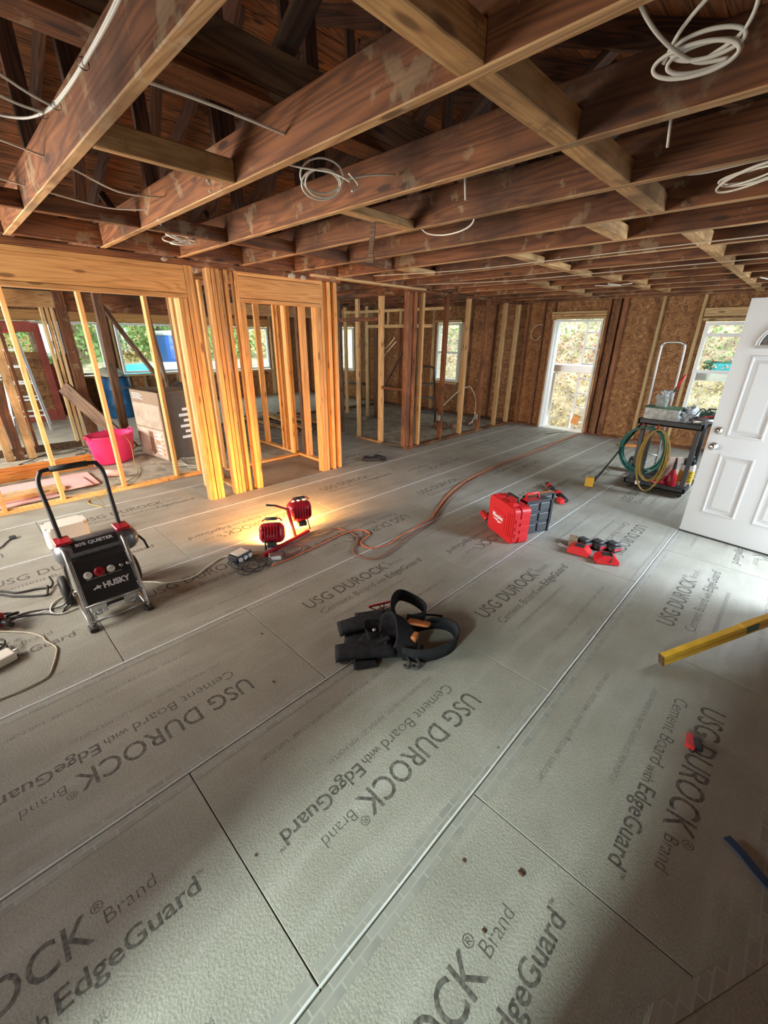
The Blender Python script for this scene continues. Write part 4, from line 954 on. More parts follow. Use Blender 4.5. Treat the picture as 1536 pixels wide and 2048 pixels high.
write('lettering', 'Milwaukee', .062, frame((-.125, -.0065, .165), (1, 0, 0), (0, 0, 1)), M['white'], lg, .0014, .175)
bm = bmesh.new(); prism(bm, [(0, .012), (.085, .02), (.08, .008), (.165, .012), (.09, -.012), (.095, .000)], 0, .001, mtx=frame((-.12, -.0055, .135), (1, 0, 0), (0, 0, 1))); fin(bm, 'lightning_emblem', M['white'], lg)
for x in (-.12, .10): 
    bm = bmesh.new(); box(bm, x-.045, x+.045, .02, .085, .335, .362, .006); box(bm, x-.03, x+.03, .03, .075, .36, .370, .003); fin(bm, 'latch', M['red'], rc)
bm = bmesh.new(); tube(bm, catmull([(-.085, .11, .345), (-.08, .11, .385), (-.05, .11, .392), (.05, .11, .392), (.08, .11, .385), (.085, .11, .345)], 4), .010, 8); fin(bm, 'carry_handle', M['black'], rc)
bm = bmesh.new()
for z in (.09, .16, .23): box(bm, .2165, .222, .02, .15, z-.02, z+.02, .002)
fin(bm, 'end_ribs', M['red'], rc)
def organizer(loc, rz, label, redh):
    g = thing('organizer_case', label, 'organizer case', loc, rz)
    D = .10 if redh else .055; HW = .148 if redh else .165
    bm = bmesh.new(); prism(bm, rrect(HW*2, .335, .02, 3), 0, D, mtx=Matrix(((1, 0, 0, 0), (0, 0, 1, 0), (0, 1, 0, .17), (0, 0, 0, 1)))); fin(bm, 'shell', M['greyplast'], g)
    for i in range(2):
        for j in range(3):
            x = -HW*.48+i*HW*.96; z = .065+j*.105; bm = bmesh.new(); box(bm, x-HW*.40, x+HW*.40, -.012, .002, z-.042, z+.042, .009, seg=2); fin(bm, 'lid_cell', M['greyplast'], g)
    for q in (-1, 1):
        bm = bmesh.new(); box(bm, q*HW-.010, q*HW+.010, -.016, D+.008, .005, .33, .004); fin(bm, 'corner_post', M['black'], g)
    for z in (.07, .29):
        bm = bmesh.new(); box(bm, HW+.008, HW+.018, .01, D-.01, z-.03, z+.03, .004); fin(bm, 'latch', M['black'], g)
    bm = bmesh.new(); box(bm, -HW, HW, -.010, .004, .325, .345, .003); fin(bm, 'top_ledge', M['black'], g)
    if redh:
        bm = bmesh.new(); box(bm, -HW+.01, .02, .005, D-.005, .335, .346, .003); fin(bm, 'red_rim', M['redgloss'], g)
        bm = bmesh.new(); tube(bm, [(-.12, .06, .34), (-.10, .06, .395), (.02, .06, .395), (.05, .06, .34)], .011, 8); fin(bm, 'carry_handle', M['red'], g)
    else:
        bm = bmesh.new(); box(bm, -.16, .18, .004, .045, .335, .341, .001); fin(bm, 'pale_edge', M['leather'], g)
    return g
organizer((-1.483, 3.60, .001), 1.178, 'black organizer case with red carry handle, behind the red tool case', True)
organizer((-1.545, 3.765, .001), 1.22, 'thinner black organizer case, hindmost of the standing cases', False)
def drill(loc, rz, label, lay=True):
    g = thing('cordless_tool', label, 'power tool', loc, rz)
    bm = bmesh.new(); tube(bm, [(-.10, 0, .035), (.04, 0, .035), (.08, 0, .035)], .032, 14, rf=lambda t: .034-.01*t); fin(bm, 'motor_body', M['red'], g)
    bm = bmesh.new(); lathe(bm, [(0, 0), (.024, 0), (.02, .03), (.008, .05), (0, .05)], 14, Matrix.Translation((.08, 0, .035)) @ Matrix.Rotation(math.pi/2, 4, 'Y')); fin(bm, 'chuck', M['black'], g)
    bm = bmesh.new(); tube(bm, [(-.05, 0, .035), (-.07, .10, .035)], .018, 10); fin(bm, 'grip', M['black'], g)
    bm = bmesh.new(); box(bm, -.12, -.02, .09, .145, .003, .07, .006); fin(bm, 'battery', M['black'], g)
    return g
drill((-1.99, 3.545, .001), -.75, 'small red cordless tool peeking out left of the red case')
ss = thing('caulking_gun', 'black and red long-barrelled cordless tool lying beyond the organizer cases', 'power tool', (-1.80, 4.80, .001), -.80)
bm = bmesh.new(); tube(bm, [(-.28, 0, .04), (-.10, 0, .04)], .026, 12); tube(bm, [(.12, 0, .045), (.30, 0, .04)], .030, 12); fin(bm, 'barrel', M['black'], ss)
tubeo('red_collar', [(-.23, 0, .04), (-.18, 0, .04)], .033, M['red'], ss, 12); tubeo('red_collar', [(.05, 0, .045), (.12, 0, .045)], .036, M['red'], ss, 12); boxo('red_latch', .23, .33, -.075, -.02, .004, .06, M['red'], ss, .008)
bm = bmesh.new(); tube(bm, [(-.10, 0, .04), (.06, 0, .045)], .018, 10); tube(bm, [(.10, -.02, .04), (.16, -.11, .03)], .02, 10); fin(bm, 'grip', M['greyplast'], ss)
bm = bmesh.new(); box(bm, .15, .22, -.13, -.06, .003, .055, .006); fin(bm, 'battery', M['steel'], ss)
# ================================================================ CHARGERS AND BATTERIES
def charger(loc, rz, label):
    g = thing('battery_charger', label, 'battery charger', loc, rz)
    bm = bmesh.new(); prism(bm, [(-.09, 0), (.09, 0), (.09, .035), (.05, .075), (-.05, .075), (-.09, .05)], -.055, .055, mtx=Matrix(((1, 0, 0, 0), (0, 0, 1, 0), (0, 1, 0, 0), (0, 0, 0, 1))))
    bmesh.ops.bevel(bm, geom=bm.edges[:], offset=.006, segments=2, affect='EDGES'); fin(bm, 'shell', M['red'], g)
    bm = bmesh.new(); box(bm, -.04, .035, -.035, .035, .074, .079, .002); box(bm, -.09, .09, -.05, .05, 0, .008); fin(bm, 'black_socket', M['black'], g)
    return g
charger((-1.02, 3.50, .001), .10, 'red slant-topped battery charger, left one beside the batteries')
c2 = charger((-.80, 3.50, .001), .55, 'red battery charger wrapped with its own black lead, right one')
tubeo('wrapped_lead', [(.02+.045*math.cos(t*.8)*.3, .062*math.sin(t*.8), .045+.04*math.cos(t*.8)) for t in range(26)], .0045, M['rubber'], c2, 6, smooth_path=3)
def battery(loc, rz, label):
    g = thing('battery_pack', label, 'battery pack', loc, rz, 'battery packs by the chargers')
    bm = bmesh.new(); box(bm, -.06, .06, -.042, .042, 0, .06, .008, seg=2); fin(bm, 'cell_case', M['black'], g)
    bm = bmesh.new(); box(bm, -.045, .045, -.030, .030, .06, .082, .006); fin(bm, 'rail_top', M['greyplast'], g)
    boxo('red_trim', .05, .0615, -.043, .043, .020, .045, M['redgloss'], g, .002); boxo('fuel_gauge', -.03, .03, -.0435, -.041, .018, .036, M['steel'], g)
battery((-1.045, 3.66, .001), -.45, 'black battery pack, leftmost of the three and next to the wood scrap')
battery((-.94, 3.715, .001), -.40, 'black battery pack, middle one of the three')
battery((-.835, 3.77, .001), -.45, 'black battery pack, rightmost of the three behind the wrapped charger')
o = boxo('wood_scrap', -.035, .035, -.055, .055, 0, .07, M['card'], None, .002); o.location = (-1.13, 3.635, .036); o.rotation_euler.z = .3; tag(o, 'small tan wood scrap at the left end of the batteries', 'wood scrap')
cord('plug_lead', 'silver plug end sticking out left of the chargers', [(-1.21, 3.53, .02), (-1.17, 3.52, .02), (-1.12, 3.50, .02)], .008, 'steel')

# ================================================================ LEVEL
lv = thing('spirit_level', 'yellow box-beam level lying on the boards with one end out of the picture at right', 'level', (-.16, 2.46, .001), 0)
dvec = Vector((.40, .56, .21)).normalized()
bm = bmesh.new(); Y_ = Vector((0, 0, 1)).cross(dvec).normalized(); Z_ = dvec.cross(Y_); mt = Matrix((dvec, Y_, Z_)).transposed().to_4x4(); mt.translation = (0, 0, .038)
box(bm, 0, .90, -.018, .018, -.034, .034, .002, mtx=mt); fin(bm, 'box_beam', M['yellow'], lv)
bm = bmesh.new(); box(bm, .0, .90, -.0195, .0195, -.006, .006, 0, mtx=mt); fin(bm, 'side_groove', mat('amber_paint', (.50, .27, .03), .45), lv)
bm = bmesh.new(); box(bm, -.006, .004, -.0195, .0195, -.036, .036, .003, mtx=mt); fin(bm, 'end_cap', M['oldbrown'], lv)
bm = bmesh.new(); box(bm, .52, .60, -.0205, .0205, -.02, .026, .002, mtx=mt); fin(bm, 'vial', M['green'], lv)
bm = bmesh.new(); box(bm, .50, .62, -.0195, .0195, .028, .036, .002, mtx=mt); fin(bm, 'vial_cover', M['yellow'], lv)

# blue strap, red scrap, screws, stack of boards at lower right
bs = thing('strap', 'dark blue webbing strap end on the floor at the lower right edge', 'strap', (.255, 1.60, .001), 0)
bm = bmesh.new(); flat_strap(bm, catmull([(0, 0, .012), (.05, -.03, .014), (.12, -.08, .012), (.22, -.12, .01)], 5), lambda t: (.4, .9, 0), .032, .006); fin(bm, 'webbing', M['bluetape'], bs)
cl_ = thing('utility_clip', 'small red and black clip lying on the printed letters at right', 'clip', (.08, 1.99, .001), .3)
bm = bmesh.new(); prism(bm, [(-.03, -.03), (.0, -.045), (.01, .03), (-.015, .05)], 0, .018); fin(bm, 'red_jaw', M['red'], cl_)
bm = bmesh.new(); box(bm, .0, .035, -.04, .03, 0, .02, .005); tube(bm, catmull([(.01, -.04, .01), (-.01, -.065, .01), (-.02, -.05, .01)], 4), .004, 6); fin(bm, 'black_spring', M['black'], cl_)
st = thing('board_stack', 'short stack of loose cement boards cropped by the lower right corner', 'board stack', (.27, .98, .001), 0)
for k in range(8):
    o_ = .004*math.sin(k*2.3); q_ = [(-.104+o_, -.097), (.145, .40), (.145, -.55), (-.102+o_, -.55)]
    bm = bmesh.new(); prism(bm, q_, k*.0130, (k+1)*.0130-.0005); b_ = fin(bm, 'cement_board', M['cement'], st)
    if k == 7:
        bm = bmesh.new(); prism(bm, [(-.100, -.097), (.144, .39), (.144, .29), (-.066, -.125), (-.066, -.15), (-.100, -.15)], (k+1)*.0130-.0004, (k+1)*.0130+.0006); fin(bm, 'edge_band', M['band'], b_)
for x, y, r, lb_ in ((-.405, .845, .006, 'small dark crumb right beside the central long joint'), (-.335, 1.60, .004, 'tiny crumb right of the long joint, level with the red and black clip'), (-1.62, .82, .006, 'crumb beside the upside-down lettering left of the tool belt'),
        (-.95, .33, .005, 'crumb next to the short joint at lower left'), (-.24, .955, .010, 'largest brown crumb, lying in the lower right foreground'), (-2.02, .98, .006, 'crumb near the long joint between compressor and tool belt'),
        (-.55, 1.33, .004, 'tiny crumb on the long joint below the tool belt'), (-.25, .73, .006, 'crumb between the lowest letters at bottom right')):
    bm = bmesh.new(); bmesh.ops.create_icosphere(bm, subdivisions=1, radius=r)
    for v in bm.verts: v.co.z = v.co.z*.5+r*.4; v.co.x *= 1.4
    o = fin(bm, 'debris_crumb', M['oldbrown']); o.location = (x, y, .001); tag(o, lb_, 'debris', 'crumbs on the cement boards')
# black gloves near the studs
gl = thing('work_gloves', 'crumpled black work gloves on the floor in front of the small closet', 'gloves', (-4.37, 4.28, .001), .6)
lump('glove', (-.04, -.03, .03), (.24, .13, .05), .2, FB, gl, seed=21, nz=.14); lump('glove', (.06, .05, .035), (.2, .11, .06), -.5, FB, gl, seed=22, nz=.16)
bm = bmesh.new()
for k, (a_, l_) in enumerate(((.1, .10), (.45, .12), (.8, .10), (-2.4, .10), (-2.9, .12), (-.6, .09))): tube(bm, catmull([(.07*math.cos(a_), .05*math.sin(a_), .03), ((.07+l_*.5)*math.cos(a_), (.05+l_*.5)*math.sin(a_), .03), ((.07+l_)*math.cos(a_+.2), (.05+l_)*math.sin(a_+.2), .014)], 3), .012, 7)
fin(bm, 'glove_fingers', FB, gl)

# ================================================================ UTILITY CART
ct = thing('utility_cart', 'black two-shelf utility cart holding bins, beside the open white door', 'cart', (-1.00, 5.98, .001), .0)
for z0, z1, nm in ((.80, .865, 'top_shelf'), (.06, .12, 'bottom_shelf')):
    bm = bmesh.new(); box(bm, -.33, .32, -.26, .28, z0, z0+.02, .004)
    for a in ((-.33, .32, -.26, -.235), (-.33, .32, .255, .28), (-.33, -.305, -.26, .28), (.295, .32, -.26, .28)): box(bm, a[0], a[1], a[2], a[3], z0, z1, .006)
    fin(bm, nm, M['black'], ct)
for x in (-.265, .275):
    for y in (-.215, .235): bm = bmesh.new(); box(bm, x-.022, x+.022, y-.022, y+.022, .10, .81, .006); fin(bm, 'leg', M['greyplast'], ct)
for x in (-.27, .27):
    for y in (-.2, .2): latheo('caster', [(0, -.012), (.028, -.012), (.03, 0), (.028, .012), (0, .012)], M['rubber'], ct, 14, (x, y, .03), 'Y')
boxo('shipping_tag', -.20, -.15, -.2635, -.261, .066, .115, M['white'], ct)
for x in (-.26, -.10):
    bm = bmesh.new(); tube(bm, catmull([(x, -.27, .82), (x, -.30, .80), (x, -.31, .77), (x, -.29, .75)], 4), .008, 6); fin(bm, 'hook', M['redgloss'], ct)
def coil(name, label, cx, cy, cz, rx, rz_, n, r, m, wob, cat='hose'):
    bm = bmesh.new(); pts = []; rd = random.Random(n)
    for k in range(n*16):
        a_ = 2*math.pi*k/16; i = k/16; f = 1+wob*math.sin(i*2.1)*max(0, -math.sin(a_))*.6
        pts.append((cx+rx*math.cos(a_)*(1+wob*.5*math.cos(i*1.7)), cy+.010*math.sin(i*2.7)+.008*(i-n/2)/n*4, cz+(rz_*math.sin(a_))*f+(rz_*(1-f))*.3))
    tube(bm, catmull(pts, 2), r, 6); bmesh.ops.translate(bm, verts=bm.verts, vec=(-cx, -cy, -cz))
    o = fin(bm, name, M[m]); o.location = (cx, cy, cz); return tag(o, label, cat)
coil('hose_coil', 'dark teal hose coiled in a big ring, hanging from the cart', -1.195, 5.665, .515, .235, .265, 7, .0105, 'teal', .16)
coil('cord_coil', 'long yellow extension cord coil hanging in front of the teal hose', -1.06, 5.60, .455, .135, .325, 9, .0058, 'yellow_cord', .34, 'cord')
# things on the cart
bn = thing('storage_bin', 'cloudy clear plastic storage bin on the left of the cart top', 'bin', (-1.13, 5.90, .823), .02)
bm = bmesh.new(); prism(bm, rrect(.36, .26, .03), 0, .165); bmesh.ops.recalc_face_normals(bm, faces=bm.faces); fin(bm, 'bin_body', M['clear'], bn)
boxo('bin_contents', -.16, .16, -.11, .11, .004, .09, M['card'], bn, .01); bm = bmesh.new(); prism(bm, rrect(.375, .275, .03), .165, .177); fin(bm, 'bin_lid', M['green'], bn)
bk = thing('plastic_tub', 'small cloudy tub standing on the storage bin', 'tub', (-1.17, 5.88, 1.001), .1)
latheo('tub_body', [(0, 0), (.062, 0), (.072, .13), (.076, .135), (.070, .135), (.06, .01), (0, .01)], M['clear'], bk, 18); 
lump('plastic_liner', (.03, 0, .14), (.12, .11, .09), .3, M['bagclear'], bk, seed=31, nz=.2)
br_ = cord('brush_stick', 'black stick with red tip poking out of the small tub', [(-1.13, 5.88, 1.05), (-1.06, 5.87, 1.22)], .010, 'black', 'stick')
bm = bmesh.new(); tube(bm, [(.068, -.01, 1.22), (.125, -.015, 1.37)], .011, 8); fin(bm, 'red_tip', M['red'], br_)
bg1 = thing('bag_of_parts', 'silvery transparent bag of small parts in the middle of the cart top', 'bag', (-.90, 5.92, .823), 0)
lump('bag_film', (0, 0, .07), (.20, .2, .15), .2, M['bagclear'], bg1, seed=33, nz=.22); lump('bag_film', (.03, .03, .15), (.11, .12, .10), 1.0, M['bagclear'], bg1, seed=34, nz=.3)
bg2 = thing('clamps', 'grey and red clutter of clamps right of the silvery bag on the cart', 'clamps', (-.76, 5.86, .823), 0)
lump('clamp_body', (0, 0, .05), (.13, .14, .11), .6, M['greyplast'], bg2, seed=36, nz=.25)
bm = bmesh.new(); bar(bm, (-.05, -.05, .06), (.05, -.02, .12), .009); bar(bm, (.0, -.04, .10), (.11, .03, .13), .008); fin(bm, 'red_jaw', M['redgloss'], bg2)
bm = bmesh.new(); tube(bm, catmull([(-.05, 0, .12), (0, .02, .2), (.06, .03, .15), (.10, .0, .17), (.16, -.02, .10)], 5), .007, 6); tube(bm, catmull([(.0, .04, .1), (.05, .05, .19), (.11, .04, .13)], 5), .007, 6); fin(bm, 'black_handle', M['black'], bg2)
bg3 = thing('tool_box', 'dark green tool box at the right end of the cart top', 'tool box', (-.68, 6.08, .823), .1)
bm = bmesh.new(); box(bm, -.12, .12, -.09, .09, 0, .15, .015, seg=2); fin(bm, 'box_body', M['green'], bg3); tubeo('box_handle', [(-.06, 0, .15), (-.05, 0, .18), (.05, 0, .18), (.06, 0, .15)], .008, M['black'], bg3)
bg4 = thing('caulk_tube', 'grey caulk tube lying across the right edge of the cart top', 'tube', (-.70, 5.74, .865), .35)
bm = bmesh.new(); tube(bm, [(-.10, 0, .03), (.10, 0, .05)], .026, 12); tube(bm, [(.10, 0, .05), (.16, 0, .056)], .01, 8, rf=lambda t: .012-.007*t); fin(bm, 'tube_body', M['steel'], bg4)
# lower shelf
bt = thing('bottle', 'dark red squeeze bottle with black neck on the lower cart shelf', 'bottle', (-.86, 5.86, .082), 0)
latheo('bottle_body', [(0, 0), (.055, 0), (.058, .02), (.055, .13), (.035, .18), (.018, .22)], M['redgloss'], bt, 18); latheo('neck', [(.019, .22), (.016, .30), (.012, .36), (0, .362)], M['black'], bt, 12)
bt2 = thing('spray_jug', 'jug with yellow printed label and black cap on the lower cart shelf', 'jug', (-.755, 6.04, .082), .2)
bm = bmesh.new(); prism(bm, rrect(.15, .11, .03), 0, .26); fin(bm, 'jug_body', M['white'], bt2); bm = bmesh.new(); prism(bm, rrect(.153, .113, .03), .05, .20); lb = fin(bm, 'jug_label', M['ylabel'], bt2)
bm = bmesh.new()
for k in range(5): box(bm, -.055, .05-.012*(k % 2), -.0575, -.0568, .066+k*.026, .076+k*.026)
fin(bm, 'label_print', M['black'], lb)
bm = bmesh.new(); box(bm, -.055, .055, -.05, .05, .26, .33, .012); tube(bm, [(-.03, 0, .33), (.04, 0, .36)], .014, 8); fin(bm, 'cap', M['black'], bt2)
o = boxo('cardboard_piece', -.006, .006, -.09, .09, 0, .32, mat('rosy_cardboard', (.42, .28, .22), .8), None); o.location = (-.93, 6.06, .25); o.rotation_euler = (0, .25, -.6); tag(o, 'rosy cardboard piece leaning on the lower cart shelf', 'cardboard')
bt3 = thing('red_tool', 'dark red power tool lying beside the bottle on the lower shelf', 'power tool', (-.98, 5.80, .082), .4)
bm = bmesh.new(); tube(bm, [(-.08, 0, .04), (.10, 0, .05)], .035, 12); tube(bm, [(.04, 0, .05), (.07, .0, .13)], .018, 8); fin(bm, 'tool_body', M['redgloss'], bt3)
cord('loose_leads', 'loose grey and black leads spilling over the lower cart shelf', [(-1.15, 5.80, .10), (-1.0, 5.9, .13), (-.9, 5.74, .1), (-.75, 5.80, .12), (-.68, 5.95, .11), (-.72, 6.1, .12)], .006, 'rubber')
# push broom with yellow head leaning against the cart
bo = thing('brush', 'long black pole with yellow block head leaning against the cart', 'brush', (-1.63, 5.42, .001), 0)
tubeo('pole', [(.03, .06, .06), (.335, .34, .80)], .011, M['black'], bo, 8)
bm = bmesh.new(); box(bm, -.055, .045, -.035, .035, .0, .12, .012, seg=2, mtx=Matrix.Rotation(.3, 4, 'Z')); fin(bm, 'yellow_head', M['yellow'], bo)
bm = bmesh.new(); tube(bm, [(.0, .03, .05), (.06, .085, .13)], .018, 8); fin(bm, 'pivot', M['greyplast'], bo)
# hand truck loop
ht = thing('hand_truck', 'tall silver tube hand truck standing behind the cart', 'hand truck', (-1.30, 6.42, .001), 0)
bm = bmesh.new(); tube(bm, catmull([(-.125, .05, .02), (-.125, .0, .9), (-.125, -.06, 1.60), (-.10, -.07, 1.68), (-.06, -.07, 1.70), (.06, -.07, 1.70), (.10, -.07, 1.68), (.125, -.06, 1.60), (.125, 0, .9), (.125, .05, .02)], 5), .014, 10); fr_ = fin(bm, 'tube_frame', M['chrome'], ht)
bm = bmesh.new()
for z in (.3, .6, .9): tube(bm, [(-.125, .02, z), (.125, .02, z)], .010, 8)
fin(bm, 'cross_bar', M['chrome'], ht); boxo('toe_plate', -.18, .18, -.20, .05, 0, .01, M['steel'], ht)
for s in (-.17, .17): latheo('wheel', [(0, -.02), (.06, -.02), (.10, -.025), (.11, 0), (.10, .025), (.06, .02), (0, .02)], M['rubber'], ht, 20, (s, .10, .11), 'X')
# wood offcuts near the far wall
o = boxo('wood_offcut', -.16, .16, -.05, .05, 0, .035, M['orange_lumber'], None, .002); o.location = (-1.95, 8.15, .019); o.rotation_euler.z = .35; tag(o, 'orange wood offcut on the floor at the foot of the sheathed far wall', 'offcut')
o = boxo('metal_strip', -.28, .28, -.01, .01, 0, .006, M['greyplast'], None); o.location = (-3.3, 8.28, .005); o.rotation_euler.z = 1.2; tag(o, 'dark thin strip on the floor just inside the far doorway', 'strip')

# ================================================================ SIDE ROOM AND LEFT ROOM THINGS
def lean(name, label, p0, p1, wd, th, m, cat='plank', group=None, up=(0, 1, 0)):
    o = beam(name, p0, p1, wd, th, M[m], None, up=up, bev=.003); return tag(o, label, cat, group)
# black step ladder in the side room
sl = thing('step_ladder', 'black folding step ladder standing in the side room behind the studs', 'step ladder', (-5.80, 7.15, 0), .62)
bm = bmesh.new()
for s in (-1, 1): tube(bm, [(.28*s, -.30, .01), (.20*s, 0, .98)], .016, 8)
tube(bm, catmull([(-.20, 0, .96), (-.19, .01, 1.10), (-.12, .02, 1.16), (.12, .02, 1.16), (.19, .01, 1.10), (.20, 0, .96)], 4), .018, 8); fin(bm, 'front_rail', M['black'], sl)
bm = bmesh.new()
for s in (-1, 1): tube(bm, [(.26*s, .42, .01), (.20*s, .03, .95)], .013, 8)
tube(bm, [(-.25, .38, .15), (.25, .38, .15)], .01, 6); fin(bm, 'rear_rail', M['black'], sl)
for z, y in ((.28, -.22), (.55, -.14), (.82, -.05)):
    w_ = .27-.07*z; bm = bmesh.new(); box(bm, -w_, w_, y-.05, y+.14, z-.012, z+.012, .004); fin(bm, 'tread', M['greyplast'], sl)
# rubbish bits in the side room
for k, (x, y, s, m) in enumerate(((-5.15, 6.95, .17, 'oldbrown'), (-4.95, 7.2, .12, 'card'), (-5.0, 7.75, .12, 'oldbrown'), (-6.9, 6.35, .14, 'card'))):
    g = lump('rubble_bag', (0, 0, s*.35), (s*1.6, s*1.2, s*.8), k, M[m], None, seed=50+k, nz=.2); g.location = (x, y, 0.002)
    tag(g, ['brown lump of rubble inside the stud wall by the floor, nearest one', 'tan lump of insulation next to the brown rubble', 'dark lump of debris deeper in the side room', 'small tan debris heap below the back window of the side room'][k], 'debris')
cord('loose_wires', 'white wires poking out of the outlet box between the studs', [(-4.56, 6.02, .45), (-4.62, 6.2, .55), (-4.6, 6.7, .82), (-4.62, 7.0, .86), (-4.64, 7.15, .84), (-4.6, 7.3, .6), (-4.62, 7.33, .3)], .006, 'wirewhite', 'wire')
cord('loose_wires', 'curly white wire hanging at the third stud from the far corner', [(-4.6, 7.24, .15), (-4.66, 7.45, .35), (-4.64, 7.55, .50), (-4.62, 7.5, .58), (-4.6, 7.40, .48), (-4.62, 7.36, .25), (-4.64, 7.2, .12)], .009, 'wirewhite', 'wire')
cord('loose_wires', 'splayed white wire ends beside the reddish post', [(-4.95, 5.3, 1.72), (-5.12, 5.3, 1.58), (-5.3, 5.28, 1.50)], .006, 'wirewhite', 'wire')
cord('loose_wires', 'crossing white wire end just above the splayed wires', [(-4.92, 5.3, 1.66), (-5.06, 5.3, 1.55), (-5.22, 5.3, 1.40)], .006, 'wirewhite', 'wire')
cord('wire_loop', 'cream wire loop on the sheathing left of the far doorway', [(-4.06, 8.60, 1.98), (-4.18, 8.59, 1.96), (-4.27, 8.59, 1.83), (-4.23, 8.59, 1.72), (-4.13, 8.59, 1.70), (-4.06, 8.59, 1.78)], .006, 'cream_cord', 'wire')
for x, y, z in ((-4.50, 6.02, .42), (-4.49, 7.215, .30)):
    g = boxo('outlet_box', x-.03, x+.04, y-.06, y-.02, z-.05, z+.05, M['steel'], None, .004); tag(g, 'grey metal outlet box on the ' + ('reddish stud beside the step ladder' if y < 7 else 'stud in front of the curly wire'), 'outlet box')
cord('dark_brace', 'thin black pole leaning by the dark post of the side room opening', [(-6.45, 5.9, .75), (-6.1, 5.6, .4), (-5.75, 5.28, .02)], .014, 'black', 'pole')
g = thing('work_bench', 'small dark bench below the back window of the side room', 'bench', (-8.3, 7.3, 0), .1)
boxo('bench_top', -.5, .5, -.15, .15, .62, .66, M['oldbrown'], g)
for x in (-.4, .4):
    for y in (-.1, .1): boxo('leg', x-.02, x+.02, y-.02, y+.02, 0, .62, M['oldbrown'], g)
# planks on the floor of the back room
for i in range(7):
    y = 4.6+i*.16; o = boxo('floor_plank', -1.1, 1.1, -.06, .06, 0, .035, M['oldbrown' if i % 2 else 'joist_pale'], None, .003)
    o.location = (-8.0+.1*(i % 3), y, .02+(.036 if i in (2, 4) else 0)); o.rotation_euler.z = .15*math.sin(i*2)
    tag(o, 'weathered plank strewn on the floor of the room behind the small closet', 'plank', 'planks strewn behind the small closet')
# big cardboard box
cb = thing('cardboard_box', 'tall brown cardboard appliance carton behind the closet studs, printed panel low down', 'box', (-6.84, 2.26, .001), .15)
bm = bmesh.new(); box(bm, -.40, .40, -.28, .32, 0, .98, .004); fin(bm, 'carton', M['card'], cb)
bm = bmesh.new(); box(bm, -.38, .38, -.2825, -.2805, .02, .44); lb = fin(bm, 'printed_panel', mat('pale_print', (.42, .30, .23), .7, var=.3, vscale=6), cb)
bm = bmesh.new(); box(bm, -.38, .38, -.282, -.2805, .46, .80); fin(bm, 'picture_print', M['cardprint'], cb)
bm = bmesh.new(); box(bm, -.05, .07, -.284, -.2826, .12, .40); prism(bm, [(-.09, .12), (.11, .12), (.01, .05)], -.284, -.2826, mtx=Matrix(((1, 0, 0, 0), (0, 0, 1, 0), (0, 1, 0, 0), (0, 0, 0, 1)))); fin(bm, 'printed_picture', M['redwood'], lb)
for k in range(6):
    bm = bmesh.new(); box(bm, .13, .25, -.284, -.2826, .08+k*.055, .10+k*.055); fin(bm, 'printed_line', M['white' if k != 3 else 'leather'], lb)
for k in range(5):
    bm = bmesh.new(); box(bm, .29, .34, -.284, -.2826, .08+k*.065, .11+k*.065); fin(bm, 'printed_icon', M['leather'], lb)
for k in range(4):
    bm = bmesh.new(); box(bm, -.34, -.10+.06*(k % 2), -.2822, -.2806, .93-k*.024, .938-k*.024); fin(bm, 'printed_line', M['gauge'], cb)
bm = bmesh.new(); box(bm, .4003, .402, -.27, .31, .01, .97); sp_ = fin(bm, 'side_panel', M['carddark'], cb)
for k in range(6):
    bm = bmesh.new(); box(bm, .4022, .4035, -.02+.06*(k % 2), .14, .30+k*.08, .34+k*.08); fin(bm, 'printed_mark', M['white'], sp_)
bm = bmesh.new()
for p_ in (((-.40, -.28), (.40, -.28), (.0, -.16)), ((-.40, .32), (.40, .32), (.0, .16))):
    s = p_[2][1]; a = [bm.verts.new(v) for v in ((p_[0][0], p_[0][1], .98), (p_[1][0], p_[1][1], .98), (p_[1][0], p_[1][1]+s, 1.04), (p_[0][0], p_[0][1]+s, 1.04))]; bm.faces.new(a)
r_ = bmesh.ops.solidify(bm, geom=bm.faces[:], thickness=.004); fin(bm, 'top_flap', M['carddark'], cb)
# pink tub
tu = thing('pink_tub', 'bright pink flexible plastic tub standing left of the cardboard carton', 'tub', (-7.02, 1.50, .001), .5)
bm = bmesh.new(); n = 32; R_ = []
for t, s in ((0, .0), (0, .80), (.02, .84), (.30, 1.0), (.36, 1.04), (.38, 1.08), (.385, 1.06), (.37, 1.0), (.05, .80), (.04, 0)):
    R_.append([bm.verts.new((.23*s*math.cos(2*math.pi*k/n), .33*s*math.sin(2*math.pi*k/n), t*1.05)) for k in range(n)])
for A, B in zip(R_, R_[1:]):
    for k in range(n):
        f = bm.faces.new((A[k], A[(k+1) % n], B[(k+1) % n], B[k])); f.smooth = True
bmesh.ops.remove_doubles(bm, verts=bm.verts, dist=1e-5); fin(bm, 'tub_body', M['pinktub'], tu)
for s in (-1, 1): tubeo('rope_handle', [(-.05, s*.35, .38), (-.03, s*.375, .42), (.03, s*.375, .42), (.05, s*.35, .38)], .008, M['pinktub'], tu, 6, smooth_path=3)
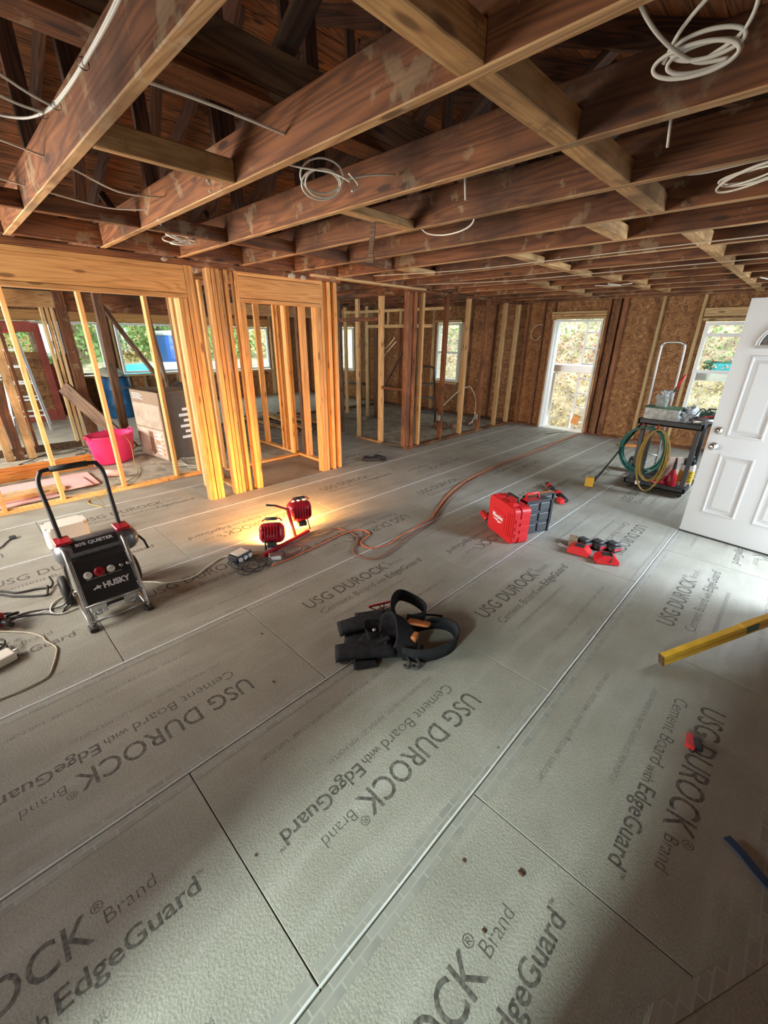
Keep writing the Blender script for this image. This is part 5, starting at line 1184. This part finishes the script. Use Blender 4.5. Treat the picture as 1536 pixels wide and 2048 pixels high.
# dark leaning lumber around the carton
lean('leaning_plank', 'dark weathered plank leaning down into the pink tub', (-7.35, 1.85, .05), (-7.9, 1.25, 1.0), .20, .04, 'oldbrown', up=(1, -1, 0))
lean('dark_post', 'dark brown upright post between the pink tub and the carton', (-7.75, 1.88, 0), (-7.75, 1.92, 2.30), .11, .11, 'oldbrown', 'post', up=(1, 0, 0))
lean('dark_post', 'dark slanting prop behind the blue barrel, running up to the header', (-7.45, 2.55, .9), (-8.0, 1.95, 2.25), .07, .05, 'oldbrown', 'post')
lean('dark_post', 'dark rough-edged prop rising from the open top of the carton', (-7.1, 2.45, .9), (-7.35, 2.42, 2.3), .06, .04, 'oldbrown', 'post')
lean('dark_post', 'dark prop slanting right above the carton to the closet header', (-6.95, 2.75, .95), (-7.1, 2.98, 2.25), .06, .05, 'oldbrown', 'post')
lean('dark_post', 'straight brown stud standing just behind the carton', (-7.15, 2.70, 0), (-7.15, 2.70, 2.3), .08, .05, 'redwood', 'post')
# blue barrel
bb = thing('barrel', 'blue plastic barrel with a pale lid askew, out on the porch floor', 'barrel', (-11.0, 2.72, -.018), 0)
latheo('barrel_body', [(0, 0), (.25, 0), (.27, .03), (.285, .28), (.29, .30), (.285, .32), (.285, .60), (.29, .62), (.285, .64), (.27, .86), (.25, .89), (.24, .88), (.24, .86), (0, .86)], M['blue'], bb, 28)
bm = bmesh.new(); lathe(bm, [(0, 0), (.24, 0), (.25, .015), (.25, .03), (0, .035)], 26, Matrix.Translation((-.03, -.05, .95)) @ Matrix.Rotation(.35, 4, 'Y')); fin(bm, 'lid', M['cream_cord'], bb)
tubeo('rim_band', [(.272*math.cos(t*.5236), .272*math.sin(t*.5236), .87) for t in range(12)], .012, M['black'], bb, 6, closed=True)
# aluminium A-frame ladder
al = thing('aluminium_ladder', 'tall aluminium A-frame ladder standing on the porch floor at left', 'ladder', (-10.75, 1.05, -.018), -.15)
for x0, sg in ((.42, 1), (-.42, -1)):
    bm = bmesh.new()
    for s in (-1, 1): bar(bm, (x0, .27*s, 0), (.04*sg, .14*s, 1.75), .018)
    o = fin(bm, 'side_rail', M['alu'], al)
    for k in range(1, 6):
        t = k/6.; bm = bmesh.new(); bar(bm, (x0+(.04*sg-x0)*t, -.27+.13*t, 1.75*t), (x0+(.04*sg-x0)*t, .27-.13*t, 1.75*t), .016); fin(bm, 'rung', M['alu'], al)
boxo('top_cap', -.09, .09, -.17, .17, 1.74, 1.79, M['redgloss'], al, .01); boxo('paint_shelf', -.42, -.10, -.15, .15, 1.28, 1.30, M['redgloss'], al, .003)
bm = bmesh.new()
for s in (-1, 1): bar(bm, (.24, .2*s, .75), (-.24, .2*s, .75), .009)
fin(bm, 'spreader', M['alu'], al)
# red-brown frame leaning on the wall
rf = thing('door_frame', 'red-brown painted wooden frame leaning behind the aluminium ladder', 'frame', (-11.55, 1.18, -.018), math.pi/2, rx=-.12)
for a in ((-.55, -.42, 0, 1.95), (.42, .55, 0, 1.95)): boxo('stile', a[0], a[1], -.025, .025, a[2], a[3], M['reddoor'], rf, .004)
for z0, z1 in ((0, .22), (1.78, 1.98)): boxo('rail', -.42, .42, -.024, .024, z0, z1, M['reddoor'], rf, .004)
boxo('panel_board', -.15, .42, .028, .045, .22, 1.4, M['osb'], rf)
for k, (y, a_) in enumerate(((1.95, .18), (2.12, .1), (2.28, -.05))):
    o = lean('leaning_board', ['dark red board leaning right of the red-brown frame, lowest', 'black-edged board leaning beside the aluminium ladder', 'brown board leaning against the left window wall'][k], (-11.6, y, 0), (-12.0, y-.2, 1.1+.1*k), .16, .03, ['reddoor', 'oldbrown', 'joist'][k], up=(1, 0, 0))
# lumber and pink foam on the floor behind the left studs
lean('lumber', 'long orange plank on edge on the floor behind the left studs', (-6.72, -.6, .10), (-6.85, 1.18, .10), .04, .185, 'orange_lumber', 'lumber', up=(0, 0, 1))
lean('lumber', 'thin reddish board resting behind the orange plank', (-7.15, -.6, .06), (-7.2, .75, .06), .12, .04, 'joist', 'lumber', up=(0, 0, 1))
lean('lumber', 'brown plank lying flat between the pink foam and the closet sole plate', (-5.95, -.6, .06), (-5.95, .68, .06), .19, .045, 'joist_pale', 'lumber', up=(0, 0, 1))
for k, (x, y, w_, h_, z) in enumerate(((-6.28, .22, .62, 1.65, .002), (-6.1, .35, .45, 1.2, .022), (-5.80, .0, .16, 1.2, .002))):
    o = boxo('foam_board', -w_/2, w_/2, -h_/2, h_/2, 0, .018, M['pinkfoam'], None, .002); o.location = (x, y, z+.009); o.rotation_euler.z = .06*k
    tag(o, ['large pink foam board lying flat behind the left studs', 'smaller pink foam board on top of the large one', 'narrow pink foam strip beside the closet sole plate'][k], 'foam board')
o = tubeo('foam_roll', [(0, 0, .05), (.10, .16, .05)], .045, M['pinkfoam'], None, 14); o.location = (-6.25, 1.16, 0); tag(o, 'rolled pale pink cylinder at the end of the pink foam', 'roll')
cord('extension_cord', 'thin yellow cord leaving the pink tub and crossing the closet sole plate', [(-6.85, 1.62, .40), (-6.70, 1.66, .28), (-6.55, 1.62, .05), (-6.2, 1.55, .012), (-5.93, 1.42, .012), (-5.75, 1.25, .02), (-5.62, 1.12, .05), (-5.5, 1.02, .045), (-5.42, .92), (-5.40, .80), (-5.28, .78), (-5.16, .82), (-5.06, .86)], .0055, 'yellow_cord')
pts = []
for k in range(40): pts.append((-6.05+.30*math.cos(k*.5)+.05*math.sin(k*1.7), 2.30+.22*math.sin(k*.5)+.05*math.cos(k*1.1), .012+.01*(k % 3)))
cord('cord_tangle', 'tangle of thin tan cord on the floor in front of the carton', pts, .004, 'cream_cord')
pts = []
for k in range(26): pts.append((-7.6+.5*math.cos(k*.5)+.15*math.sin(k*1.7), .9+.4*math.sin(k*.45)+.15*math.cos(k*1.1), .014))
cord('cable_tangle', 'loose dark cables on the dusty subfloor behind the left studs', pts, .006, 'rubber')
cord('cable_piece', 'pale stick lying on the dusty subfloor left of the pink tub', [(-7.7, .75), (-7.5, 1.05), (-7.35, 1.2)], .009, 'wirewhite', 'stick')
# clutter past the carton
g = thing('clutter_box', 'dark carton with black and white print behind the tall carton', 'box', (-7.6, 3.05, .001), .1)
bm = bmesh.new(); box(bm, -.2, .2, -.2, .25, 0, .85, .004); fin(bm, 'carton', M['carddark'], g)
bm = bmesh.new()
for k in range(7): box(bm, .2005, .202, -.1, .1, .2+k*.08, .24+k*.08)
fin(bm, 'printed_lines', M['white'], g)

# ================================================================ CEILING WIRES
def ring_coil(name, label, ctr, rx, ry, nrm, n, r, tails, seed=0):
    rd = random.Random(seed); nz = Vector(nrm).normalized(); ax = Vector((0, 0, 1)).cross(nz); ax = ax.normalized() if ax.length > .1 else Vector((1, 0, 0)); ay = nz.cross(ax)
    bm = bmesh.new()
    for i in range(n):
        dx, dy, sc, ph = rd.uniform(-.02, .02), rd.uniform(-.02, .02), rd.uniform(.80, 1.06), rd.uniform(-.3, .3)
        tilt = rd.uniform(-.4, .4)
        loop = [Vector(ctr)+ax*(rx*sc*math.cos(t*math.pi/6+ph)+dx)+ay*(ry*sc*math.sin(t*math.pi/6+ph)+dy)+nz*(tilt*ry*math.cos(t*math.pi/6)+.006*i) for t in range(12)]
        tube(bm, catmull(loop, 5, True), r, 7, True)
    for tl in tails: tube(bm, catmull(tl, 6), r, 7)
    o0 = Vector(ctr); bmesh.ops.translate(bm, verts=bm.verts, vec=-o0); o = fin(bm, name, M['wirewhite']); o.location = o0; return tag(o, label, 'cable')
JB = 2.38
# A: round coil hanging under the second joist
A_ = ring_coil('cable_coil', 'round coil of white cable tied in a bundle, hanging left of the pictures centre', (-1.84, 1.47, 2.385), .095, .062, (.75, -.6, -.35), 3, .0042,
    [[(-1.98, 1.27, 2.45), (-1.88, 1.36, 2.42), (-1.77, 1.47, 2.40), (-1.72, 1.53, 2.37)], [(-1.72, 1.52, 2.40), (-1.70, 1.56, 2.36), (-1.70, 1.52, 2.33)], [(-1.76, 1.54, 2.39), (-1.72, 1.65, 2.42), (-1.70, 1.80, 2.45)]], 4)
# B: coil at upper right
B_ = ring_coil('cable_coil', 'large loose coil of white cable hanging at the upper right', (-.385, 1.45, 2.345), .085, .028, (.25, -.9, -.55), 3, .0045,
    [[(-.52, 1.26, 2.46), (-.49, 1.32, 2.40), (-.45, 1.39, 2.36), (-.40, 1.45, 2.335), (-.34, 1.47, 2.33)], [(-.465, 1.43, 2.345), (-.43, 1.40, 2.385), (-.37, 1.38, 2.42), (-.325, 1.39, 2.43), (-.30, 1.42, 2.40), (-.32, 1.45, 2.36), (-.38, 1.46, 2.34)]], 9)
C_ = ring_coil('cable_coil', 'flattened bundle of white cables at the right edge between joists', (-.40, 2.62, 2.365), .15, .05, (.1, .2, 1), 4, .0042, [[(-.75, 2.52, 2.42), (-.6, 2.6, 2.41), (-.4, 2.62, 2.42), (-.1, 2.64, 2.43)]], 12)
D_ = thing('cable_bundle', 'thick bundle of white cables along the first joist, looping at the left edge', 'cable', (-1.6, .48, 2.40), 0)
def DV(x, y, z): return (x+1.6, y-.48, z-2.40)
for k in range(2):
    tubeo('cable', [DV(-1.0, .50+.006*k, 2.46), DV(-1.22, .485, 2.39+.006*k), DV(-1.5, .475, 2.365+.004*k), DV(-1.82+.01*k, .465, 2.36+.005*k), DV(-1.98, .43, 2.36), DV(-2.07, .38-.01*k, 2.37), DV(-2.10, .28, 2.38)], .0038, M['wirewhite'], D_, 7, smooth_path=6)
tubeo('cable', [DV(-1.86, .47, 2.36), DV(-1.84, .40, 2.37), DV(-1.80, .30, 2.39), DV(-1.78, .15, 2.40)], .0038, M['wirewhite'], D_, 7, smooth_path=6)
tubeo('cable', [DV(-1.92, .45, 2.36), DV(-1.88, .37, 2.35), DV(-1.83, .25, 2.36)], .0038, M['wirewhite'], D_, 7, smooth_path=6)
for p_ in ((-1.55, .475, 2.367), (-1.84, .466, 2.362), (-1.93, .447, 2.36)):
    bm = bmesh.new(); lathe(bm, [(.013, -.004), (.014, 0), (.013, .004)], 12, Matrix.Translation(DV(*p_)) @ Matrix.Rotation(math.pi/2, 4, 'Y')); fin(bm, 'cable_tie', M['black'], D_)
E_ = ring_coil('cable_coil', 'small tangle of white cable above the large closet header', (-3.62, 1.52, 2.37), .10, .06, (.4, .1, 1), 3, .0045, [[(-3.4, 1.26, 2.45), (-3.5, 1.40, 2.40), (-3.6, 1.55, 2.36), (-3.72, 1.66, 2.42)]], 15)
F_ = cord('sagging_cable', 'two thin white cables sagging under the fourth joist', [(-2.10, 2.475, 2.39), (-2.05, 2.50, 2.355), (-1.93, 2.51, 2.335), (-1.80, 2.51, 2.34), (-1.72, 2.51, 2.37), (-1.70, 2.50, 2.44)], .0045, 'wirewhite', 'cable')
cord('attic_cable', 'white cable crossing the attic space between the first two joists', [(-1.72, .66, 2.45), (-1.73, .90, 2.46), (-1.74, 1.22, 2.46)], .005, 'wirewhite', 'cable')
cord('attic_cable', 'thin white cable crossing the bays at the far left of the ceiling', [(-2.6, .2, 2.48), (-2.75, .64, 2.46), (-2.95, .95, 2.44), (-3.0, 1.2, 2.47)], .0045, 'wirewhite', 'cable')
cord('attic_cable', 'white cable lying low in the third ceiling bay at left', [(-3.2, .3, 2.47), (-3.3, .7, 2.45), (-3.35, 1.0, 2.44), (-3.3, 1.22, 2.46)], .004, 'wirewhite', 'cable')
for k, (y, z) in enumerate(((4.05, 2.385), (5.0, 2.37))):
    cord('stapled_cable', ['long white cable stapled under the middle joists', 'second long white cable under the joists, a bay further back', 'third long white cable nearing the far wall', 'last long white cable before the far wall'][k], [(-3.9, y-.25, z-.012), (-2.8, y, z-.02), (-1.6, y+.03, z-.014), (-.8, y, z-.016), (.4, y+.05, z-.01)], .0042, 'cream_cord', 'cable')
ring_coil('cable_coil', 'little knot of white wire under the far joists', (-2.1, 6.25, 2.36), .07, .05, (0, 0, 1), 2, .006, [[(-2.3, 6.2, 2.36), (-2.1, 6.25, 2.35), (-1.9, 6.32, 2.37)]], 20)
ring_coil('cable_coil', 'white cable coil near the right edge above the white door', (-.55, 6.9, 2.36), .13, .09, (.2, 0, 1), 3, .007, [[(-.7, 6.6, 2.37), (-.55, 6.8, 2.35), (-.3, 7.0, 2.37)]], 21)
for k, (x, y) in enumerate(((-.60, 2.02), (-1.48, 2.06))):
    cord('cable_stub', ['short cut cable stub poking down between joists, right of the pale blocking', 'short cut cable stub poking down left of the pale blocking'][k], [(x, y, 2.48), (x+.01, y+.01, 2.36)], .005, 'wirewhite', 'cable')
# hanging strip
hs_ = thing('hanging_strip', 'stained metal strip hanging down from the short blocking in mid ceiling', 'strip', (-2.20, 2.14, 2.38), .3)
bm = bmesh.new(); box(bm, -.018, .018, -.004, .004, -.19, .02, .001, mtx=Matrix.Rotation(.10, 4, 'Y')); box(bm, -.03, .03, -.008, .008, -.215, -.185, .004, mtx=Matrix.Rotation(.10, 4, 'Y')); fin(bm, 'strip_body', M['oldbrown'], hs_)

# ================================================================ OUTSIDE
rng = np.random.default_rng(5)
def leaves(name, m, parent, centers, radii, n, size, loc=(0, 0, 0)):
    c = np.array(centers)[rng.integers(0, len(centers), n)]; rad = np.array(radii)
    d = rng.normal(size=(n, 3)); d /= np.linalg.norm(d, axis=1, keepdims=True); p = c+d*rad*rng.uniform(.35, 1., (n, 1))
    a = rng.normal(size=(n, 3)); a /= np.linalg.norm(a, axis=1, keepdims=True); b = np.cross(a, rng.normal(size=(n, 3))); b /= np.linalg.norm(b, axis=1, keepdims=True)
    s = size*rng.uniform(.6, 1.3, (n, 1)); v = np.stack([p-a*s, p-b*s*.6, p+a*s, p+b*s*.6], 1).reshape(-1, 3)
    me = bpy.data.meshes.new(name); me.vertices.add(len(v)); me.vertices.foreach_set('co', v.ravel()); me.loops.add(n*4); me.polygons.add(n)
    me.loops.foreach_set('vertex_index', np.arange(n*4)); me.polygons.foreach_set('loop_start', np.arange(0, n*4, 4)); me.polygons.foreach_set('loop_total', np.full(n, 4)); me.update()
    o = link(name, me, m, parent); o['kind'] = 'stuff'; return o
# ground and leaf-covered bank behind the far wall
def bank(name, xs_, ys_, f, m, lab):
    bm = bmesh.new(); G = [[bm.verts.new((x, y, f(x, y)+.12*noise.noise(Vector((x*1.1, y*1.1, 0))))) for x in xs_] for y in ys_]
    for A, B in zip(G, G[1:]):
        for k in range(len(xs_)-1): bm.faces.new((A[k], A[k+1], B[k+1], B[k]))
    o = fin(bm, name, m); return tag(o, lab, kind='structure')
def bz(x, y): return -.55+max(0, (y-10.6))*.95
bank('ground_far', np.linspace(-16, 8, 50), np.linspace(8.9, 20, 40), bz, M['grass'], None)
def lz(x, y): return -.7+max(0, (-15.5-x))*.18
bank('ground_left', np.linspace(-34, -12.4, 40), np.linspace(-10, 22, 50), lz, M['grass'], None)
def scatter(name, m, lab, n, f, xr, yr, size, z1=.25):
    x = rng.uniform(*xr, n); y = rng.uniform(*yr, n); z = np.array([f(a, b) for a, b in zip(x, y)])+rng.uniform(-.05, z1, n)
    c = np.stack([x, y, z], 1); a = rng.normal(size=(n, 3)); a /= np.linalg.norm(a, axis=1, keepdims=True); b = np.cross(a, rng.normal(size=(n, 3))); b /= np.linalg.norm(b, axis=1, keepdims=True)
    s = size*rng.uniform(.5, 1.4, (n, 1)); v = np.stack([c-a*s, c-b*s*.7, c+a*s, c+b*s*.7], 1).reshape(-1, 3)
    me = bpy.data.meshes.new(name); me.vertices.add(len(v)); me.vertices.foreach_set('co', v.ravel()); me.loops.add(n*4); me.polygons.add(n)
    me.loops.foreach_set('vertex_index', np.arange(n*4)); me.polygons.foreach_set('loop_start', np.arange(0, n*4, 4)); me.polygons.foreach_set('loop_total', np.full(n, 4)); me.update()
    o = link(name, me, m); return tag(o, lab, 'leaves', kind='stuff')
scatter('fallen_leaves', M['leafy'], 'yellow fallen leaves covering the lower bank beyond the far doorway', 7000, bz, (-12, 4), (10.6, 12.4), .04)
scatter('fallen_leaves', M['leafr'], 'rust and pink leaves on the middle of the bank outside', 5000, bz, (-12, 4), (11.9, 13.1), .04)
scatter('fallen_leaves', M['leafd'], 'brown leaves among the others on the bank outside', 7000, bz, (-12, 4), (10.4, 15), .036)
scatter('twigs', M['bark'], 'dark twigs and leaf litter strewn over the whole bank outside', 9000, bz, (-12, 4), (10.4, 17), .022)
scatter('ivy', M['leafg'], 'green undergrowth at the top of the bank outside', 12000, bz, (-12, 4), (12.3, 17), .045, .7)
def tree(x, y, z, h, label, lm, spread=1.2, n=1800, size=.07, lean_=.1):
    t = thing('tree', label, 'tree', (x, y, z), 0); bm = bmesh.new(); r = random.Random(int(x*10+y*7))
    top = Vector((lean_*h, 0, h)); tube(bm, catmull([(0, 0, 0), (lean_*h*.3, .05, h*.35), (lean_*h*.6, -.05, h*.7), top], 4), .08, 7, rf=lambda q: .10-.075*q); tips = []
    for k in range(9):
        q = .3+.07*k; b0 = Vector((lean_*h*q, 0, h*q)); a_ = r.uniform(0, 6.28); e = b0+Vector((math.cos(a_), math.sin(a_), .7))*spread*r.uniform(.5, 1.); tube(bm, catmull([b0, (b0+e)/2+Vector((0, 0, .1)), e], 3), .03, 5, rf=lambda q: .03-.022*q); tips += [e, (b0+e)/2]
    fin(bm, 'trunk', M['bark'], t); leaves('foliage', lm, t, [tuple(v) for v in tips], (.55, .55, .45), n, size)
LG = 'leafg'
tl = [(-17, 1.0, 'leafg', 'green tree outside the leftmost window'), (-18.5, 2.4, 'leafy', 'bare pale tree behind the aluminium ladder window'), (-16.6, 4.2, 'leafg', 'green shrubby tree outside the middle left window'), (-19, 3.6, 'leafd', 'thin brown tree seen above the blue barrel'),
      (-18, 6.2, 'leafg', 'green tree outside the window behind the small closet'), (-20, 7.6, 'leafg', 'green tree at the right of the left windows'), (-21, -.5, 'leafy', 'yellowish tree outside at the far left')]
for x, y, m, lab in tl: tree(x, y, -.5, 4.6, lab, M[m], 1.4, 2600, .085)
for x, y, m, lab in ((-3.0, 15.5, 'leafg', 'green leaning tree on the bank beyond the doorway'), (-4.8, 16.0, 'leafy', 'yellow leaved tree left on the bank beyond the doorway'), (-.6, 14.6, 'leafg', 'green tree on the bank outside the right window'), (-7.2, 15.0, 'leafg', 'green tree outside the side room window'), (-10.6, 14.0, 'leafy', 'yellowish tree outside the small back window')):
    tree(x, y, bz(x, y)-.1, 4.2, lab, M[m], 1.3, 2200, .08, .15)
# dense hedge row so that windows look onto green, not bare sky
for k in range(8):
    x, y = -23+.4*(k % 2), -4+k*2.6
    s = thing('shrub', 'bushy shrub in the row at the end of the left yard', 'shrub', (x, y, 0), 0, 'shrubs at the end of the left yard')
    bm = bmesh.new(); tube(bm, [(0, 0, -.2), (.1, .1, 1.6)], .08, 6); fin(bm, 'stem', M['bark'], s); leaves('foliage', M[('leafg', 'leafy')[k % 3 == 1]], s, [(0, 0, 1.0), (0, .7, 1.4), (0, -.7, 1.5), (0, 0, 2.4)], (.8, 1.3, .9), 2600, .10)
# things in the left yard
tp = thing('tarp_heap', 'turquoise tarp over a rounded heap outside the middle left window', 'tarp', (-15.0, 4.5, -.7), 0)
lump('tarp', (0, 0, .75), (1.2, 1.1, 1.5), .3, M['turq'], tp, seed=70, nz=.12)
tp2 = thing('tarp_heap', 'turquoise tarp heap partly behind the blue barrel', 'tarp', (-15.2, 3.0, -.7), 0); lump('tarp', (0, 0, .6), (1.0, .9, 1.2), .9, M['turq'], tp2, seed=71, nz=.12)
pb = thing('portable_toilet', 'blue portable toilet cabin standing in the left yard', 'portable toilet', (-17.2, 6.5, -.5), 0)
boxo('cabin', -.55, .55, -.55, .55, 0, 2.2, M['blueext'], pb, .03); boxo('cabin_roof', -.6, .6, -.6, .6, 2.2, 2.35, M['whiteext'], pb, .05); boxo('cabin_door', .55, .575, -.38, .38, .1, 2.0, M['blueext'], pb, .01)
vh = thing('trailer', 'low white trailer parked in front of the blue cabin', 'trailer', (-15.6, 6.1, -.7), 0)
boxo('trailer_body', -.5, .5, -1.0, 1.1, .55, 1.55, M['whiteext'], vh, .06); boxo('trailer_stripe', .5, .51, -.95, 1.05, .9, 1.05, M['blueext'], vh)
for s in (-.6, .6): latheo('wheel', [(0, -.09), (.2, -.1), (.3, -.09), (.32, 0), (.3, .09), (.2, .1), (0, .09)], M['rubber'], vh, 18, (.45, s, .32), 'X')
# beyond the doorway: ladder, scaffold plank, debris
sc = thing('scaffold_ladder', 'aluminium ladder standing just outside the far doorway', 'ladder', (-3.36, 9.55, -.5), 0)
bm = bmesh.new()
for s in (-.17, .17): box(bm, s-.02, s+.02, -.03, .03, 0, 3.4, .003)
fin(bm, 'side_rail', M['alu'], sc)
for k in range(11): bm = bmesh.new(); tube(bm, [(-.17, 0, .25+k*.3), (.17, 0, .25+k*.3)], .014, 6); fin(bm, 'rung', M['alu'], sc)
pl = boxo('scaffold_plank', -1.6, 1.6, -.22, .22, -.07, .07, M['alu'], None, .006); pl.location = (-2.55, 9.35, 1.16); tag(pl, 'grey aluminium scaffold plank crossing the view through the doorway and right window', 'scaffold plank')
for x in (-4.05, -.85):
    g = thing('scaffold_post', 'aluminium post carrying the ' + ('left' if x < -2 else 'right') + ' end of the scaffold plank outside', 'post', (x, 9.35, -.5), 0)
    boxo('post_tube', -.03, .03, -.2, -.14, 0, 1.60, M['alu'], g); boxo('post_tube', -.03, .03, .14, .2, 0, 1.60, M['alu'], g); boxo('bearer', -.03, .03, -.22, .22, 1.54, 1.585, M['alu'], g)
rd = random.Random(3)
for k in range(16):
    o = boxo('scrap_board', -.22, .22, -.035, .035, 0, .02, M[('leather', 'card', 'redwood', 'joist_pale')[k % 4]], None)
    o.location = (-3.45+rd.uniform(-.5, .5), 9.55+rd.uniform(-.25, .75), -.45+.023*k); o.rotation_euler = (0, rd.uniform(-.05, .05), rd.uniform(0, 3.1)); tag(o, 'wood scrap in the pile outside the far doorway', 'scrap', 'wood scraps outside the doorway')
o = boxo('wood_block', -.07, .07, -.05, .05, -.09, .09, M['orange_lumber'], None, .003); o.location = (-3.33, 9.25, .14); o.rotation_euler = (.3, .3, .4); tag(o, 'orange wood block upright on the scrap heap outside the doorway', 'wood block')
sl_ = tag(boxo('porch_slab', -4.5, -.3, 8.86, 10.4, -.62, -.46, mat('pale_concrete', (.52, .50, .46), .8, var=.1), None), kind='structure'); sl_.name = 'trim_1'
g = thing('yard_machine', 'green and blue machinery seen through the right window', 'machine', (-1.35, 12.6, .4), 0)
boxo('machine_body', -.5, .5, -.3, .3, .2, .9, M['green'], g, .04); boxo('machine_panel', -.3, .1, -.32, -.3, .5, .85, M['turq'], g)
